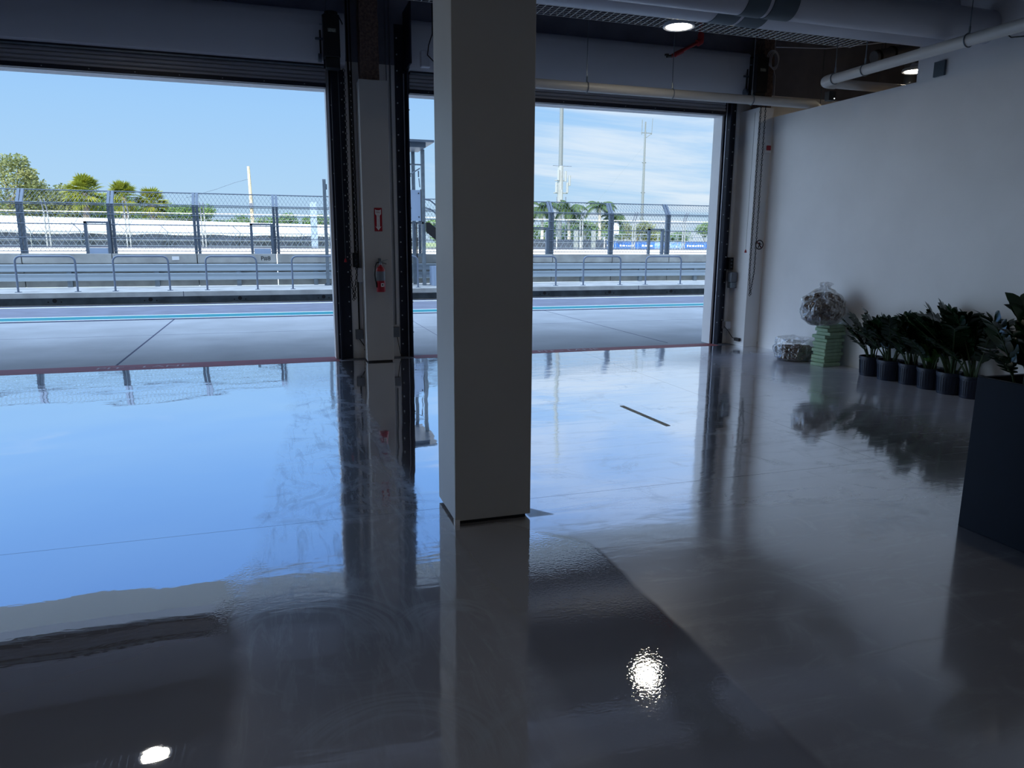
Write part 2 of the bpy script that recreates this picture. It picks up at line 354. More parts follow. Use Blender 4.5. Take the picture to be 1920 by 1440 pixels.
def arc(c, r, a0, a1, k, f): return [f(c, r, a0+(a1-a0)*i/k) for i in range(k+1)]

# ================================================================== ROOM
FW = 10.1; FT = .23; HEAD = 3.5; WX = 7.18; CZ = 5.2
tag((lambda b: (b.add([(-14, -8, 0), (11.2, -8, 0), (11.2, FW-.22, 0), (-14, FW-.22, 0)], [(0, 1, 2, 3)], 'floor'), b.build('floor'))[1])(MB()), kind='structure')
struct('floor_slab_edge', [((-14, -8, -.3), (11.2, 10.33, -.004), 'conc2')])
# front wall: piers between the door openings and the band above them
struct('wall_front', [
    ((-14, FW, 0), (-9.9, FW+FT, HEAD), 'wall'), ((-5.1, FW, 0), (-4.1, FW+FT, HEAD), 'wall'),
    ((.73, FW, 0), (1.80, FW+FT, HEAD), 'wall'), ((6.62, FW, 0), (11.2, FW+FT, HEAD), 'wall'),
    ((-14, FW, HEAD), (11.2, FW+FT, HEAD+.35), 'wall')])
struct('wall_front_upper', [((-14, FW, HEAD+.35), (11.2, FW+FT, CZ), 'upper')])
struct('wall_right', [((WX, 7.05, 0), (WX+.12, 9.62, 3.44), 'wall'), ((WX, -8, 0), (WX+.2, 7.05, CZ), 'wall')])
struct('wall_right_far', [((11.0, 7.05, 0), (11.2, FW, CZ), 'brown'), ((WX+.2, 6.85, 0), (11.2, 7.05, CZ), 'brown')])
struct('wall_left', [((-14.2, -8, 0), (-14, FW, CZ), 'wall')])
struct('wall_back', [((-14, -8.2, 0), (11.2, -8, CZ), 'wall')])
struct('ceiling', [((-14.2, -8.2, CZ), (11.2, FW+FT, CZ+.3), 'ceil')])
# upper storeys of the pit building with the overhang above the pit lane
struct('upper_storeys', [((-60, 10.34, 4.55), (60, 13.45, 4.85), 'facade'), ((-60, -12, 5.52), (60, 13.45, 11.5), 'facade')])
# red threshold strip with lettering
struct('trim_1', [((-14, FW-.22, -.01), (.76, FW+.19, .001), 'redstripe'), ((1.78, FW-.26, -.01), (6.64, FW+.02, .001), 'redstripe'),
                  ((.76, FW-.22, -.01), (1.78, FW, .0), 'asphalt'), ((6.64, FW-.26, -.01), (11.2, FW, 0), 'asphalt'), ((1.78, FW+.02, -.01), (6.64, FW+.23, 0), 'conc')])
for x, w in ((-1.66, 1.0), (4.13, .92)):
    t = text('lettering', 'PIT - LANE', .16, 'greytext', (x, FW-.03 if x < 0 else FW-.10, .0025), (0, 0, 0), sx=1.45*w, ext=.0005)
    tag(t, 'worn pale PIT - LANE lettering on the red strip of the %s doorway' % ('left' if x < 0 else 'right'), 'lettering')

# main pillar
b = MB(); b.box((.905, 3.83, .02), (1.36, 4.27, CZ), 'column'); p = b.build('pillar', bevel=.006)
tag(p, 'large square white pillar standing in the middle of the glossy floor', 'pillar')
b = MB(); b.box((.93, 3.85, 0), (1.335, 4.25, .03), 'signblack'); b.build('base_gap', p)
tag(p, None)
b = MB(); b.box((.902, 3.824, .0), (.93, 3.86, .03), 'white'); b.build('corner_chip', p)

# rear boxed column with fireproofed steel above
t = thing('boxed_column', (1.285, 9.88, 0), 'slim white boxed column with the fire extinguisher, between the two doors', 'column')
b = MB(); b.box((-.178, -.19, .02), (.178, .215, 3.57), 'column'); b.build('boxing', t, bevel=.004)
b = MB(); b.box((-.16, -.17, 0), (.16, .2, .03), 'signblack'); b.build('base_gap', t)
def fire_steel(par, x0, x1, y0, y1, z0):
    b = MB(); k = 26; vs = []; fs = []
    cx, cy = (x0+x1)/2, (y0+y1)/2
    for i in range(k):
        z = z0+(CZ-z0)*i/(k-1)
        for j in range(16):
            a = 2*PI*j/16; cc, ssn = math.cos(a), math.sin(a)
            e = max(abs(cc), abs(ssn)); q = .012*noise.noise(Vector((cc*2, ssn*2, z*9)))
            vs.append((cx+(cc/e)*((x1-x0)/2+q), cy+(ssn/e)*((y1-y0)/2+q), z))
    for i in range(k-1):
        for j in range(16): fs.append((i*16+j, i*16+(j+1) % 16, (i+1)*16+(j+1) % 16, (i+1)*16+j))
    b.add(vs, fs, 'rustpaper'); return b.build('fireproofed_steel', par, smooth=True)
fire_steel(t, -.14, .09, -.1, .13, 3.55)
# pilaster at right
t = thing('corner_pilaster', (7.05, 9.86, 0), 'white square pilaster in the corner right of the right-hand door', 'pilaster')
b = MB(); b.box((-.12, -.235, 0), (.13, .235, 3.57), 'wall'); b.build('boxing', t, bevel=.004)
fire_steel(t, -.02, .16, -.12, .13, 3.55)
# white casing strip along the door side of the pilaster recess
# ------------------------------------------------------------------ rolling doors
def rolling_door(name, x0, x1, label, motor_x, hand):
    t = thing(name, ((x0+x1)/2, FW, 0), label, 'door')
    cx = (x0+x1)/2
    X = lambda x: x-cx
    # hood: rounded sheet-steel drum cover
    prof = [(.0, 4.36), (-.22, 4.36), (-.27, 4.33), (-.30, 4.27), (-.305, 4.15), (-.29, 4.0), (-.26, 3.86), (-.22, 3.78), (-.17, 3.765), (0, 3.765)]
    b = MB(); b.prismX(prof, X(x0-.02), X(x1+.24), 'hood'); b.build('hood', t, smooth=True)
    b = MB(); b.box((X(x0-.0), -.16, 3.725), (X(x1+.06), -.13, 3.742), 'galv'); b.box((X(x0), -.15, 3.742), (X(x1), -.05, 3.765), 'navy'); b.build('hood_lip', t)
    b = MB()
    for i in range(4):
        z = 3.545+i*.05
        b.prismX([(-.06, z), (-.075, z+.012), (-.075, z+.035), (-.06, z+.048), (-.045, z+.048), (-.045, z)], X(x0), X(x1), 'slat')
    b.build('curtain', t)
    b = MB(); b.box((X(x0), -.1, 3.50), (X(x1), -.03, 3.548), 'navy')
    k = int((x1-x0)/.48)
    for i in range(k): b.tube([(X(x0+.25+i*.48), -.105, 3.525), (X(x0+.25+i*.48), -.095, 3.525)], .006, 'screws', 6)
    b.build('bottom_bar', t)
    for sgn, xe in ((-1, x0), (1, x1)):
        b = MB()
        top = 4.35 if (sgn < 0) else 3.74
        # angle bolted to the wall with a leg towards the room
        xa, xb = (xe+.03, xe+.23) if sgn > 0 else (xe-.18, xe+.0)
        b.box((X(xa), -.015, .0), (X(xb), -.0, top), 'navy')
        xl = xe+(.075 if sgn > 0 else -.03)
        b.box((X(xl)-.012, -.12, 0), (X(xl)+.012, -.015, top), 'navy')
        b.box((X(xl)-.05, -.075, 0), (X(xl)-.04, -.06, 3.74), 'slat')
        z = .18
        while z < top-.1:
            for q in ((xb-.03) if sgn > 0 else (xa+.03),):
                b.tube([(X(q), -.016, z), (X(q), -.03, z)], .010, 'screws', 6)
            z += .2
        z = .35
        while z < 3.7:
            b.tube([(X(xl)-.013*sgn, -.1, z), (X(xl)-.024*sgn, -.1, z)], .008, 'screws', 6); z += .42
        b.build('guide', t)
    if motor_x is not None:
        mx = X(motor_x)
        b = MB(); b.box((mx-.10, -.50, 3.78), (mx+.09, -.31, 4.26), 'black'); b.box((mx-.085, -.47, 3.66), (mx+.085, -.31, 3.78), 'black')
        b.tube([(mx, -.40, 4.26), (mx, -.40, 4.31)], .08, 'black', 14)
        b.box((mx-.10, -.312, 3.68), (mx+.10, -.300, 4.30), 'navy')
        mo = b.build('door_operator', t, bevel=.01)
        b = MB(); b.box((mx-.05, -.504, 4.06), (mx+.045, -.500, 4.10), 'label'); b.build('rating_plate', mo)
        b = MB(); b.tube([(mx-.13, -.30, 3.80), (mx-.13, -.30, 4.12)], .012, 'black', 6); b.tube([(mx-.19, -.3, 4.02), (mx-.1, -.3, 4.02)], .015, 'galv2', 8)
        b.tube([(mx-.16, -.3, 3.80), (mx-.12, -.3, 3.80)], .05, 'galv2', 14); b.tube([(mx-.14, -.36, 4.17), (mx-.08, -.36, 4.17)], .008, 'galv', 6)
        b.build('brake_lever', mo)
        b = MB(); b.tube([(mx+.10, -.3, 4.3), (mx+.14, -.3, 4.22), (mx+.15, -.25, 4.0), (mx+.15, -.05, 3.9)], .008, 'black', 6)
        b.tube([(mx-.06, -.34, 4.3), (mx-.04, -.33, 4.5), (mx+.1, -.3, 4.62), (mx+.3, -.2, 4.5)], .005, 'galv2', 6)
        b.build('power_cable', mo)
        # hand chain: two strands of links
        hx, hy, zb = hand
        b = MB()
        for s_, lo in ((-.035, zb), (.045, zb+.02)):
            z = lo; i = 0
            while z < 3.72:
                d = (.016, 0) if i % 2 == 0 else (.005, .010)
                hxx = X(hx)+s_*(1 if z > zb+.35 else max(.25, (z-zb)/.35))
                b.tube([(hxx-d[0], hy-d[1], z+.002), (hxx-d[0]*.2, hy-d[1]*.2, z+.028), (hxx+d[0], hy+d[1], z+.002), (hxx+d[0]*.2, hy+d[1]*.2, z-.022), (hxx-d[0], hy-d[1], z+.002)], .0050, 'chain', 4, cap=False)
                z += .038; i += 1
        b.build('hand_chain', t)
    return t
dl = rolling_door('rolling_door', -4.1, .73, 'open rolling steel door at left, hood and curtain across the wide left opening', .80, (.99, -.12, .82))
dr = rolling_door('rolling_door', 1.80, 6.62, 'open rolling steel door at right, behind the long white pipe', 6.93, (6.92, -.57, .82))
# hood end plate of the right-hand door and its small junction box
b = MB(); b.box((1.74-4.21, -.5, 3.78), (1.76-4.21, 0, 4.5), 'navy'); b.build('end_plate', dr)
# pull cords with red knobs
for x, y, z0, z1, lab in ((.89, FW-.16, 1.32, 3.7, 'thin pull cord with a small red knob hanging beside the left door guide'),
                          (6.88, 9.66, 1.46, 3.5, 'thin pull cord with a dark red knob hanging on the white pilaster at right')):
    t = thing('pull_cord', (x, y, z0), lab, 'cord')
    b = MB(); b.tube([(0, 0, .04), (-.01 if x < 2 else .006, 0, z1-z0)], .0022, 'signblack' if x > 2 else 'galv', 5); b.build('cord', t)
    b = MB(); b.lathe([(.001, .045), (.008, .04), (.018, .005), (.018, -.005), (.001, -.008)], 'red', seg=10); b.build('knob', t)

# ------------------------------------------------------------------ wall-mounted things
def wbox(name, a, c, m, label, cat, parent=None, bevel=.003):
    b = MB(); b.box(a, c, m); return tag(b.build(name, parent, bevel=bevel), label, cat)
# three-button stations
for (x, y, z, lab) in ((1.035, FW-.03, 1.34, 'dark three-button door control station left of the slim boxed column'), (6.88, FW-.03, 1.28, 'black three-button door control station beside the right-hand door guide')):
    t = thing('control_station', (x, y, z), lab, 'switch')
    b = MB(); b.box((-.04, -.06, -.095), (.04, .03, .095), 'black'); b.build('housing', t, bevel=.006)
    for dz in (-.055, 0, .055):
        b = MB(); b.tube([(0, -.058, dz), (0, -.072, dz)], .014, 'galv2', 10); b.build('button', t)
# grey boxes below them
t = wbox('junction_box', (1.045, FW-.11, 1.05), (1.125, FW, 1.235), 'hood', 'pale grey electrical box under the left control station', 'electrical box')
t = thing('outlet_box', (6.868, 9.95, 1.07), 'round-shouldered grey outlet box on the side of the pilaster by the right door', 'electrical box')
b = MB(); b.box((-.06, -.07, -.08), (.062, .07, .08), 'greybox'); b.build('housing', t, bevel=.02)
b = MB(); b.box((-.045, -.05, -.17), (.062, .05, -.08), 'galv'); b.build('flap', t, bevel=.008)
# conduits
def tubes(name, paths, m, label, cat, seg=8):
    b = MB()
    for pts, r in paths: b.tube(pts, r, m, seg)
    return tag(b.build(name, smooth=True), label, cat)
tubes('conduit', [([(1.055, FW-.02, .40), (1.055, FW-.02, 1.25)], .010), ([(1.03, FW-.02, 1.43), (1.02, FW-.02, 4.4), (1.02, FW-.02, CZ)], .012), ([(1.075, FW-.02, 1.24), (1.06, FW-.02, 3.9), (1.06, FW-.02, CZ)], .008)], 'black', 'pair of dark conduits running up the wall left of the slim boxed column', 'conduit')
tubes('conduit', [([(6.865, FW-.015, .36), (6.865, FW-.015, 1.19)], .009), ([(6.87, FW-.015, 1.37), (6.86, FW-.015, 3.5), (6.86, FW-.015, 3.75)], .010)], 'hood', 'pale conduit on the wall between the right door guide and the pilaster', 'conduit')
tubes('conduit', [([(1.56, FW-.02, .45), (1.56, FW-.02, 4.6), (1.56, FW-.02, CZ)], .010), ([(1.51, FW-.02, .45), (1.51, FW-.02, CZ)], .006)], 'greybox', 'grey conduit on the wall between the slim boxed column and the right door', 'conduit')
t = wbox('junction_box', (1.0, FW-.06, .27), (1.10, FW, .40), 'greybox', 'small square grey box low on the wall left of the slim column', 'electrical box')
t = wbox('junction_box', (1.48, FW-.06, .28), (1.60, FW, .42), 'greybox', 'small grey box low on the wall right of the slim column', 'electrical box')
t = wbox('junction_box', (6.83, 9.99, .24), (6.929, 10.1, .36), 'hood', 'small pale box low in the corner by the right door guide', 'electrical box')
tubes('cable', [([(1.05, FW-.05, .27), (1.08, FW-.09, .22), (1.12, FW-.07, .16), (1.105, FW-.13, .13)], .006)], 'signblack', 'short black cable dropping from the low box left of the slim column', 'cable')
tubes('cable', [([(1.57, FW-.05, .28), (1.58, FW-.08, .18), (1.60, FW-.09, .06), (1.63, FW-.12, .012)], .005)], 'signblack', 'thin black cable dropping from the low box right of the slim column', 'cable')
tubes('cable', [([(6.82, 10.0, .28), (6.84, 9.92, .22), (6.88, 9.86, .12), (6.915, 9.80, .10)], .006)], 'signblack', 'short black cable running to the plug at the foot of the pilaster', 'cable')
wbox('floor_plug', (6.885, 9.70, .075), (6.928, 9.82, .125), 'signblack', 'small black plug at the foot of the pilaster by the right door', 'plug')
# alarm point and white plate on the pilaster
t = thing('alarm_point', (7.10, 9.62, 3.0), 'white alarm plate with a square red centre high on the pilaster', 'alarm')
b = MB(); b.box((-.055, -.03, -.075), (.055, .005, .075), 'white'); b.build('back_plate', t, bevel=.005)
b = MB(); b.box((-.03, -.05, -.04), (.04, -.03, .03), 'red'); b.build('red_cover', t, bevel=.006)
wbox('blank_plate', (7.04, 9.60, 2.07), (7.13, 9.625, 2.2), 'white', 'blank white square plate on the pilaster below the alarm', 'plate')
# round prohibition sign
t = thing('prohibition_sign', (7.09, 9.622, 1.575), 'round prohibition sign with a black figure, stuck on the pilaster', 'sign')
b = MB(); b.tube([(0, 0, 0), (0, -.003, 0)], .072, 'white', 28); b.build('disc', t)
b = MB()
pts = [(.066*math.cos(a), -.005, .066*math.sin(a)) for a in [2*PI*i/28 for i in range(29)]]
b.tube(pts, .008, 'signblack', 4, cap=False)
b.tube([(-.045, -.005, .045), (.045, -.005, -.045)], .006, 'redsprink', 4); b.build('ring', t)
b = MB(); b.tube([(0, -.005, .012), (0, -.005, .034)], .011, 'signblack', 8); b.tube([(-.035, -.005, .018), (.035, -.005, .008)], .006, 'signblack', 5); b.tube([(0, -.005, .01), (-.018, -.005, -.045)], .008, 'signblack', 5); b.tube([(0, -.005, .01), (.024, -.005, -.04)], .008, 'signblack', 5); b.build('figure', t)
# fire sign
t = thing('fire_sign', (1.30, 9.688, 1.865), 'red FIRE EXTINGUISHER arrow sign on the slim boxed column', 'sign')
b = MB(); b.box((-.05, -.003, -.148), (.05, .0, .148), 'red'); b.build('plate', t)
b = MB()
def flat(pts, y=-.0042): b.add([(x, y, z) for x, z in pts], [tuple(range(len(pts)))], 'white')
flat([(-.038, .13), (-.02, .118), (.02, .118), (.038, .13), (.038, .07), (.02, .05), (.02, -.095), (-.02, -.095), (-.02, .05), (-.038, .07)])
flat([(-.038, -.085), (-.02, -.095), (.02, -.095), (.038, -.085), (0, -.138)]); b.build('white_arrow', t)
text('lettering', 'FIRE', .030, 'redsprink', (0, -.0055, .09), (PI/2, 0, 0), t, ext=.0003)
for i, ch in enumerate('EXTINGUISHER'): text('lettering', ch, .0155, 'redsprink', (0, -.0055, .058-i*.0138), (PI/2, 0, 0), t, ext=.0003)
# fire extinguisher
t = thing('fire_extinguisher', (1.30, 9.60, .94), 'red fire extinguisher hanging on the slim boxed column under the red sign', 'fire extinguisher')
b = MB(); b.lathe([(.001, 0), (.052, 0), (.058, .012), (.058, .27), (.052, .30), (.034, .325), (.022, .332), (.022, .35), (.001, .352)], 'red', seg=24); b.build('cylinder', t, smooth=True)
b = MB(); b.lathe([(.0587, .145), (.0592, .15), (.0592, .262), (.0587, .267)], 'greybox', seg=24); b.build('instruction_label', t, smooth=True)
b = MB(); b.box((-.006, -.062, .07), (.034, -.0575, .115), 'white'); b.tube([(.013, -.0625, .094), (.013, -.0635, .094)], .011, 'signblack', 10); b.build('class_label', t)
b = MB(); b.tube([(0, 0, .35), (0, 0, .385)], .015, 'galv', 10); b.box((-.03, -.012, .375), (.03, .012, .395), 'galv'); b.build('valve', t)
b = MB(); b.tube([(.01, 0, .39), (.05, -.01, .405), (.095, -.02, .418)], .005, 'galv', 6); b.tube([(.01, 0, .378), (.045, -.01, .37), (.075, -.02, .36)], .005, 'black', 6); b.build('handle', t)
b = MB(); b.tube([(-.02, -.01, .385), (-.05, -.015, .375), (-.074, -.02, .33), (-.08, -.02, .22), (-.072, -.02, .15), (-.062, -.02, .12)], .009, 'black', 8); b.tube([(-.062, -.02, .125), (-.055, -.02, .06)], .013, 'black', 8); b.build('hose', t, smooth=True)
b = MB(); b.box((-.015, .05, .25), (.015, .092, .43), 'galv2'); b.build('wall_bracket', t)
# white cable pull box at the right door head, left of its hood
t = thing('cable_box', (1.92, 9.62, 3.86), 'pale junction box with looping cables at the top left of the right door', 'electrical box')
b = MB(); b.box((-.05, -.06, -.12), (.07, .03, .08), 'hood'); b.build('housing', t, bevel=.015)
b = MB(); b.tube([(.10, -.05, .8), (.10, -.05, .28), (.05, -.06, .14), (.03, -.07, .02), (.12, -.07, -.06), (.3, -.06, -.1)], .007, 'black', 6); b.tube([(.10, -.05, .28), (.14, -.05, .12), (.12, -.07, 0)], .005, 'galv', 6); b.build('cable', t)

# ------------------------------------------------------------------ pipes and ducts
def hanger(mb, x, y, z, r, along, m='galv', top=CZ):
    pts = []
    for i in range(17):
        a = -PI/2 + 2*PI*i/16
        d = (math.cos(a)*(r+.006), math.sin(a)*(r+.006))
        pts.append((x+(d[0] if along == 'y' else 0), y+(d[0] if along == 'x' else 0), z+d[1]))
    mb.tube(pts, .006, m, 5, cap=False)
    mb.tube([(x, y, z+r+.004), (x, y, z+r+.07)], .011, m, 6); mb.tube([(x, y, z+r+.06), (x, y, top)], .0055, m, 5)
t = thing('drain_pipe', (2.4, 8.9, 3.505), 'long straight white pipe hung across the right-hand door opening', 'pipe')
b = MB(); b.tube([(0, 0, 0), (4.90, 0, 0), (4.96, 0, -.03), (4.98, 0, -.1), (4.98, 0, -.4)], .058, 'whitepipe', 20); b.build('pipe', t, smooth=True)
for x in (3.84, 5.05, 6.27):
    b = MB(); hanger(b, x-2.4, 0, 0, .058, 'x', top=CZ-3.505); b.build('hanger', t)
t = thing('drain_pipe', (6.60, 7.94, 3.57), 'white pipe with an elbow running along the right wall under the ducts', 'pipe')
b = MB()
el = [(.35-.0, 0, 0)] and [(4.3, 0, 0), (.12, 0, 0)] + [(.12-.12*math.sin(a), -.12+.12*math.cos(a), 0) for a in [PI/2*i/6 for i in range(1, 7)]] + [(0, -10.5, 0)]
b.tube(el, .058, 'whitepipe', 20); b.build('pipe', t, smooth=True)
b = MB(); b.tube([(0, -.11, 0), (0, -.22, 0)], .066, 'whitepipe', 20); b.tube([(.11, 0, 0), (.2, 0, 0)], .066, 'whitepipe', 20)
b.tube([(.12-.12*math.sin(a), -.12+.12*math.cos(a), 0) for a in [PI/2*i/6 for i in range(7)]], .066, 'whitepipe', 20); b.build('elbow', t, smooth=True)
for y in (7.72, 7.24, 5.90, 4.1, 2.4): b = MB(); hanger(b, 0, y-7.94, 0, .058, 'y', top=CZ-3.57); b.build('hanger', t)
tubes('cable', [([(6.9, 5.75, 3.62), (6.86, 5.66, 3.56), (6.83, 5.5, 3.53), (6.85, 5.42, 3.56)], .006)], 'signblack', 'black cable looping under the white pipe, left one of two at the top right', 'cable')
tubes('cable', [([(6.95, 4.95, 3.62), (6.9, 4.85, 3.55), (6.88, 4.72, 3.54), (6.9, 4.6, 3.6)], .006)], 'signblack', 'black cable looping under the white pipe, right one of two at the top right', 'cable')
wbox('wall_speaker_plate', (7.15, 6.66, 3.44), (7.18, 6.80, 3.60), 'band', 'small grey-green square plate high on the tall part of the right wall', 'plate', bevel=.002)
wbox('small_sensor', (6.66, 7.86, 3.35), (6.76, 7.94, 3.46), 'black', 'small black box hanging under the white pipe elbow', 'sensor')
wbox('indicator_light', (6.733, 7.855, 3.368), (6.745, 7.86, 3.38), 'pin', 'tiny lit indicator on the black box under the pipe elbow', 'light', bevel=0)
# two round ducts
for (y, z, r, x0, x1, bx, lab) in ((6.86, 4.08, .30, -4.0, 7.18, (4.28, 4.86), 'large round grey duct overhead, the farther of the two'), (6.21, 3.82, .16, -4.0, 7.18, (4.18, 4.72), 'round grey duct overhead at the top edge, the nearer of the two')):
    t = thing('duct', (0, y, z), lab, 'duct')
    b = MB(); b.tube([(x0, 0, 0), (x1, 0, 0)], r, 'duct', 40); b.build('pipe', t, smooth=True)
    b = MB(); b.tube([(bx[0], 0, 0), (bx[1]-.31, 0, 0)], r+.006, 'band', 40); b.tube([(bx[1]-.27, 0, 0), (bx[1], 0, 0)], r+.006, 'band', 40); b.build('coupling_band', t, smooth=True)
    for x in (-2, 1.5, 5.6): b = MB(); b.tube([(x, 0, r-.005), (x, 0, CZ-z)], .006, 'galv2', 5); b.build('hanger_rod', t)
# wire cable tray
t = thing('cable_tray', (0, 7.93, 4.06), 'wire mesh cable tray hanging under the ceiling behind the ducts', 'cable tray')
b = MB()
for k in range(7): b.tube([(-4, -.19+k*.063, 0), (7.15, -.19+k*.063, 0)], .0035, 'tray', 4)
x = -4
while x < 7.16: b.tube([(x, .19, .06), (x, .19, 0), (x, -.19, 0), (x, -.19, .06)], .0042, 'tray', 4); x += .08
b.tube([(-4, -.19, .06), (7.15, -.19, .06)], .0035, 'galv', 4); b.tube([(-4, .19, .06), (7.15, .19, .06)], .0035, 'galv', 4)
b.build('wire_mesh', t)
for x in (-2.4, 0, 2.4, 4.8, 6.9):
    for y in (-.19, .19): b = MB(); b.tube([(x, y, 0), (x, y, CZ-4.06)], .005, 'galv2', 5); b.build('hanger_rod', t)
# red sprinkler branch
t = thing('sprinkler_pipe', (5.27, 9.3, 4.09), 'dark red sprinkler pipe elbow above the right-hand door', 'pipe')
b = MB(); b.tube([(-.03, 0, -.02), (.40, 0, .20)], .022, 'redsprink', 12); b.tube([(.40, 0, .20), (.41, 0, CZ-4.09)], .024, 'redsprink', 12); b.build('pipe', t, smooth=True)
b = MB(); b.tube([(.36, 0, .175), (.42, 0, .21)], .045, 'redsprink', 12); b.tube([(.41, 0, .2), (.41, 0, .30)], .042, 'redsprink', 12); b.build('coupling', t, smooth=True)
b = MB(); b.tube([(.02, 0, .0), (.14, 0, .06)], .032, 'redsprink', 12); b.build('coupling', t, smooth=True)
b = MB(); b.tube([(-.10, 0, -.03), (-.03, 0, -.02)], .018, 'black', 8); b.tube([(-.1, 0, -.02), (-.1, 0, .0)], .03, 'black', 8); b.build('sprinkler_head', t)
# things in the gap behind the low wall
t = thing('coiled_cable', (7.18, 9.7, 4.25), 'coil of pale cable hanging high beside the right door operator', 'cable')
b = MB()
for q in (0, .016, -.014, .03): b.tube([((.075+q)*math.cos(a), q, .12*math.sin(a)+q) for a in [2*PI*i/20 for i in range(21)]], .006, 'hood', 6, cap=False)
b.tube([(.0, 0, -.12), (.04, 0, -.22), (.04, 0, -.5)], .005, 'hood', 6); b.tube([(0, 0, .12), (.0, 0, .95)], .003, 'hood', 5); b.build('cable', t, smooth=True)
t = thing('flexible_duct', (8.6, 8.9, 4.15), 'grey bent duct in the dark gap above the low part of the right wall', 'duct')
b = MB(); b.tube([(-.35, 0, .05), (0, 0, .14), (.25, 0, .2), (.33, 0, .12), (.34, 0, -.1), (.34, 0, -.55)], .085, 'greybox', 16); b.build('pipe', t, smooth=True)
b = MB(); b.tube([(-.05, 0, .13), (-.02, 0, .138)], .095, 'black', 16); b.tube([(-.3, 0, .06), (-.27, 0, .07)], .095, 'black', 16); b.tube([(-.16, 0, .1), (-.16, 0, 1.05)], .004, 'black', 5); b.tube([(.1, 0, .2), (.1, 0, 1.05)], .004, 'black', 5); b.build('strap', t)
for x, y, lab in ((7.9, 9.5, 'thin hanging rod behind the low wall, nearest the coiled cable'), (8.75, 9.3, 'thin hanging rod behind the low wall, right of the grey bent duct'), (9.1, 8.7, 'thin hanging rod behind the low wall, nearest the lit lamp')):
    tubes('hanging_rod', [([(x, y, 3.1), (x, y, CZ)], .006)], 'galv2', lab, 'rod')
tubes('cable', [([(6.9, 9.3, 4.32), (7.5, 9.0, 4.28), (8.2, 8.6, 4.33), (8.6, 8.2, 4.4)], .006)], 'hood', 'thin pale cable strung across the dark gap above the low wall', 'cable')
# ------------------------------------------------------------------ lamps
def lamp(x, y, lab):
    t = thing('high_bay_lamp', (x, y, 3.93), lab, 'lamp', 'round high-bay lamps')
    b = MB(); b.lathe([(.001, .10), (.06, .10), (.08, .06), (.165, .035), (.175, .0), (.165, -.006), (.142, .0), (.142, .012)], 'hood', seg=36); b.build('housing', t, smooth=True)
    b = MB(); b.lathe([(.001, .002), (.141, .002)], 'led', seg=36); b.build('lit_lens', t)
    b = MB()
    for i in range(8):
        a = 2*PI*i/8; T = Matrix.Rotation(a, 4, 'Z'); b.box((.02, -.003, -.003), (.135, .003, .0), 'hood', T)
    b.build('rib', t)
    b = MB(); b.tube([(0, 0, .1), (0, 0, CZ-3.93)], .006, 'galv2', 6); b.build('hanger_rod', t)
lamp(4.37, 7.62, 'lit round high-bay lamp hanging under the mesh tray in front of the right door')
lamp(-1.53, 7.83, 'lit round high-bay lamp over the left floor, seen only as a reflection')
lamp(8.52, 8.4, 'lit round high-bay lamp behind the low wall, half hidden by the tall wall')

lamp(4.37, 1.9, 'added round high-bay lamp out of view overhead on the right, brightening the interior')  # this lamp and the next are added out of frame as interior fill
lamp(-1.53, 1.9, 'added round high-bay lamp out of view overhead on the left, brightening the interior')
# ------------------------------------------------------------------ floor marks
T = Matrix.Translation((3.23, 5.94, 0)) @ Matrix.Rotation(math.atan2(-.79, .04), 4, 'Z')
b = MB(); b.box((-.42, -.022, .0005), (.42, .022, .003), 'tape', T); tag(b.build('tape_strip'), 'narrow dull strip of tape on the glossy floor right of the pillar', 'tape')

# ------------------------------------------------------------------ bags and foam blocks
def blob(name, prof, m, parent, seg=48, amp=.02, fr=6, sq=(1, 1), folds=0, seed=0):
    b = MB(); vs = []; fs = []
    P = []
    for i in range(len(prof)-1):
        for k in range(5):
            u = k/5; P.append((prof[i][0]*(1-u)+prof[i+1][0]*u, prof[i][1]*(1-u)+prof[i+1][1]*u))
    P.append(prof[-1])
    for r, z in P:
        for k in range(seg):
            a = 2*PI*k/seg; d = Vector((math.cos(a), math.sin(a), 0))
            q = amp*noise.noise(Vector((d.x*fr*.4+seed, d.y*fr*.4, z*fr*1.4))) + amp*.6*noise.noise(Vector((d.x*fr+seed, d.y*fr, z*fr*2.5)))
            q += folds*abs(math.sin(a*5.5+z*6+seed))*-1
            rr = max(.002, r + q*min(1, r/.08))
            vs.append((d.x*rr*sq[0], d.y*rr*sq[1], z+q*.3))
    n_ = len(P)
    for i in range(n_-1):
        for k in range(seg): fs.append((i*seg+k, i*seg+(k+1) % seg, (i+1)*seg+(k+1) % seg, (i+1)*seg+k))
    b.add(vs, fs, m); return b.build(name, parent, smooth=True)
t = thing('bark_bag', (6.86, 7.86, .545), 'large knotted clear plastic bag of bark resting on the stack of green foam', 'bag')
blob('bark_filling', [(.002, .012), (.17, .015), (.25, .08), (.272, .2), (.245, .32), (.17, .39), (.08, .42), (.002, .42)], 'bark', t, amp=.05, folds=.016, fr=7, sq=(.965, .91))
blob('clear_plastic', [(.002, .0), (.18, .004), (.27, .08), (.295, .2), (.27, .32), (.2, .40), (.12, .455), (.07, .475), (.055, .50), (.075, .525), (.06, .55), (.02, .56)], 'plastic', t, amp=.055, folds=.018, sq=(1, .94), fr=7)
t = thing('bark_bag', (6.86, 8.35, 0), 'low open clear plastic bag of bark on the floor left of the green foam stack', 'bag')
blob('bark_filling', [(.002, .004), (.22, .004), (.262, .04), (.264, .15), (.24, .19), (.1, .20), (.002, .2)], 'bark', t, amp=.045, folds=.010, fr=6, sq=(.95, .95), seed=5)
blob('clear_plastic', [(.002, .001), (.22, .001), (.275, .04), (.278, .18), (.272, .26), (.25, .31), (.19, .30), (.11, .24)], 'plastic', t, amp=.045, folds=.010, fr=6, seed=5)
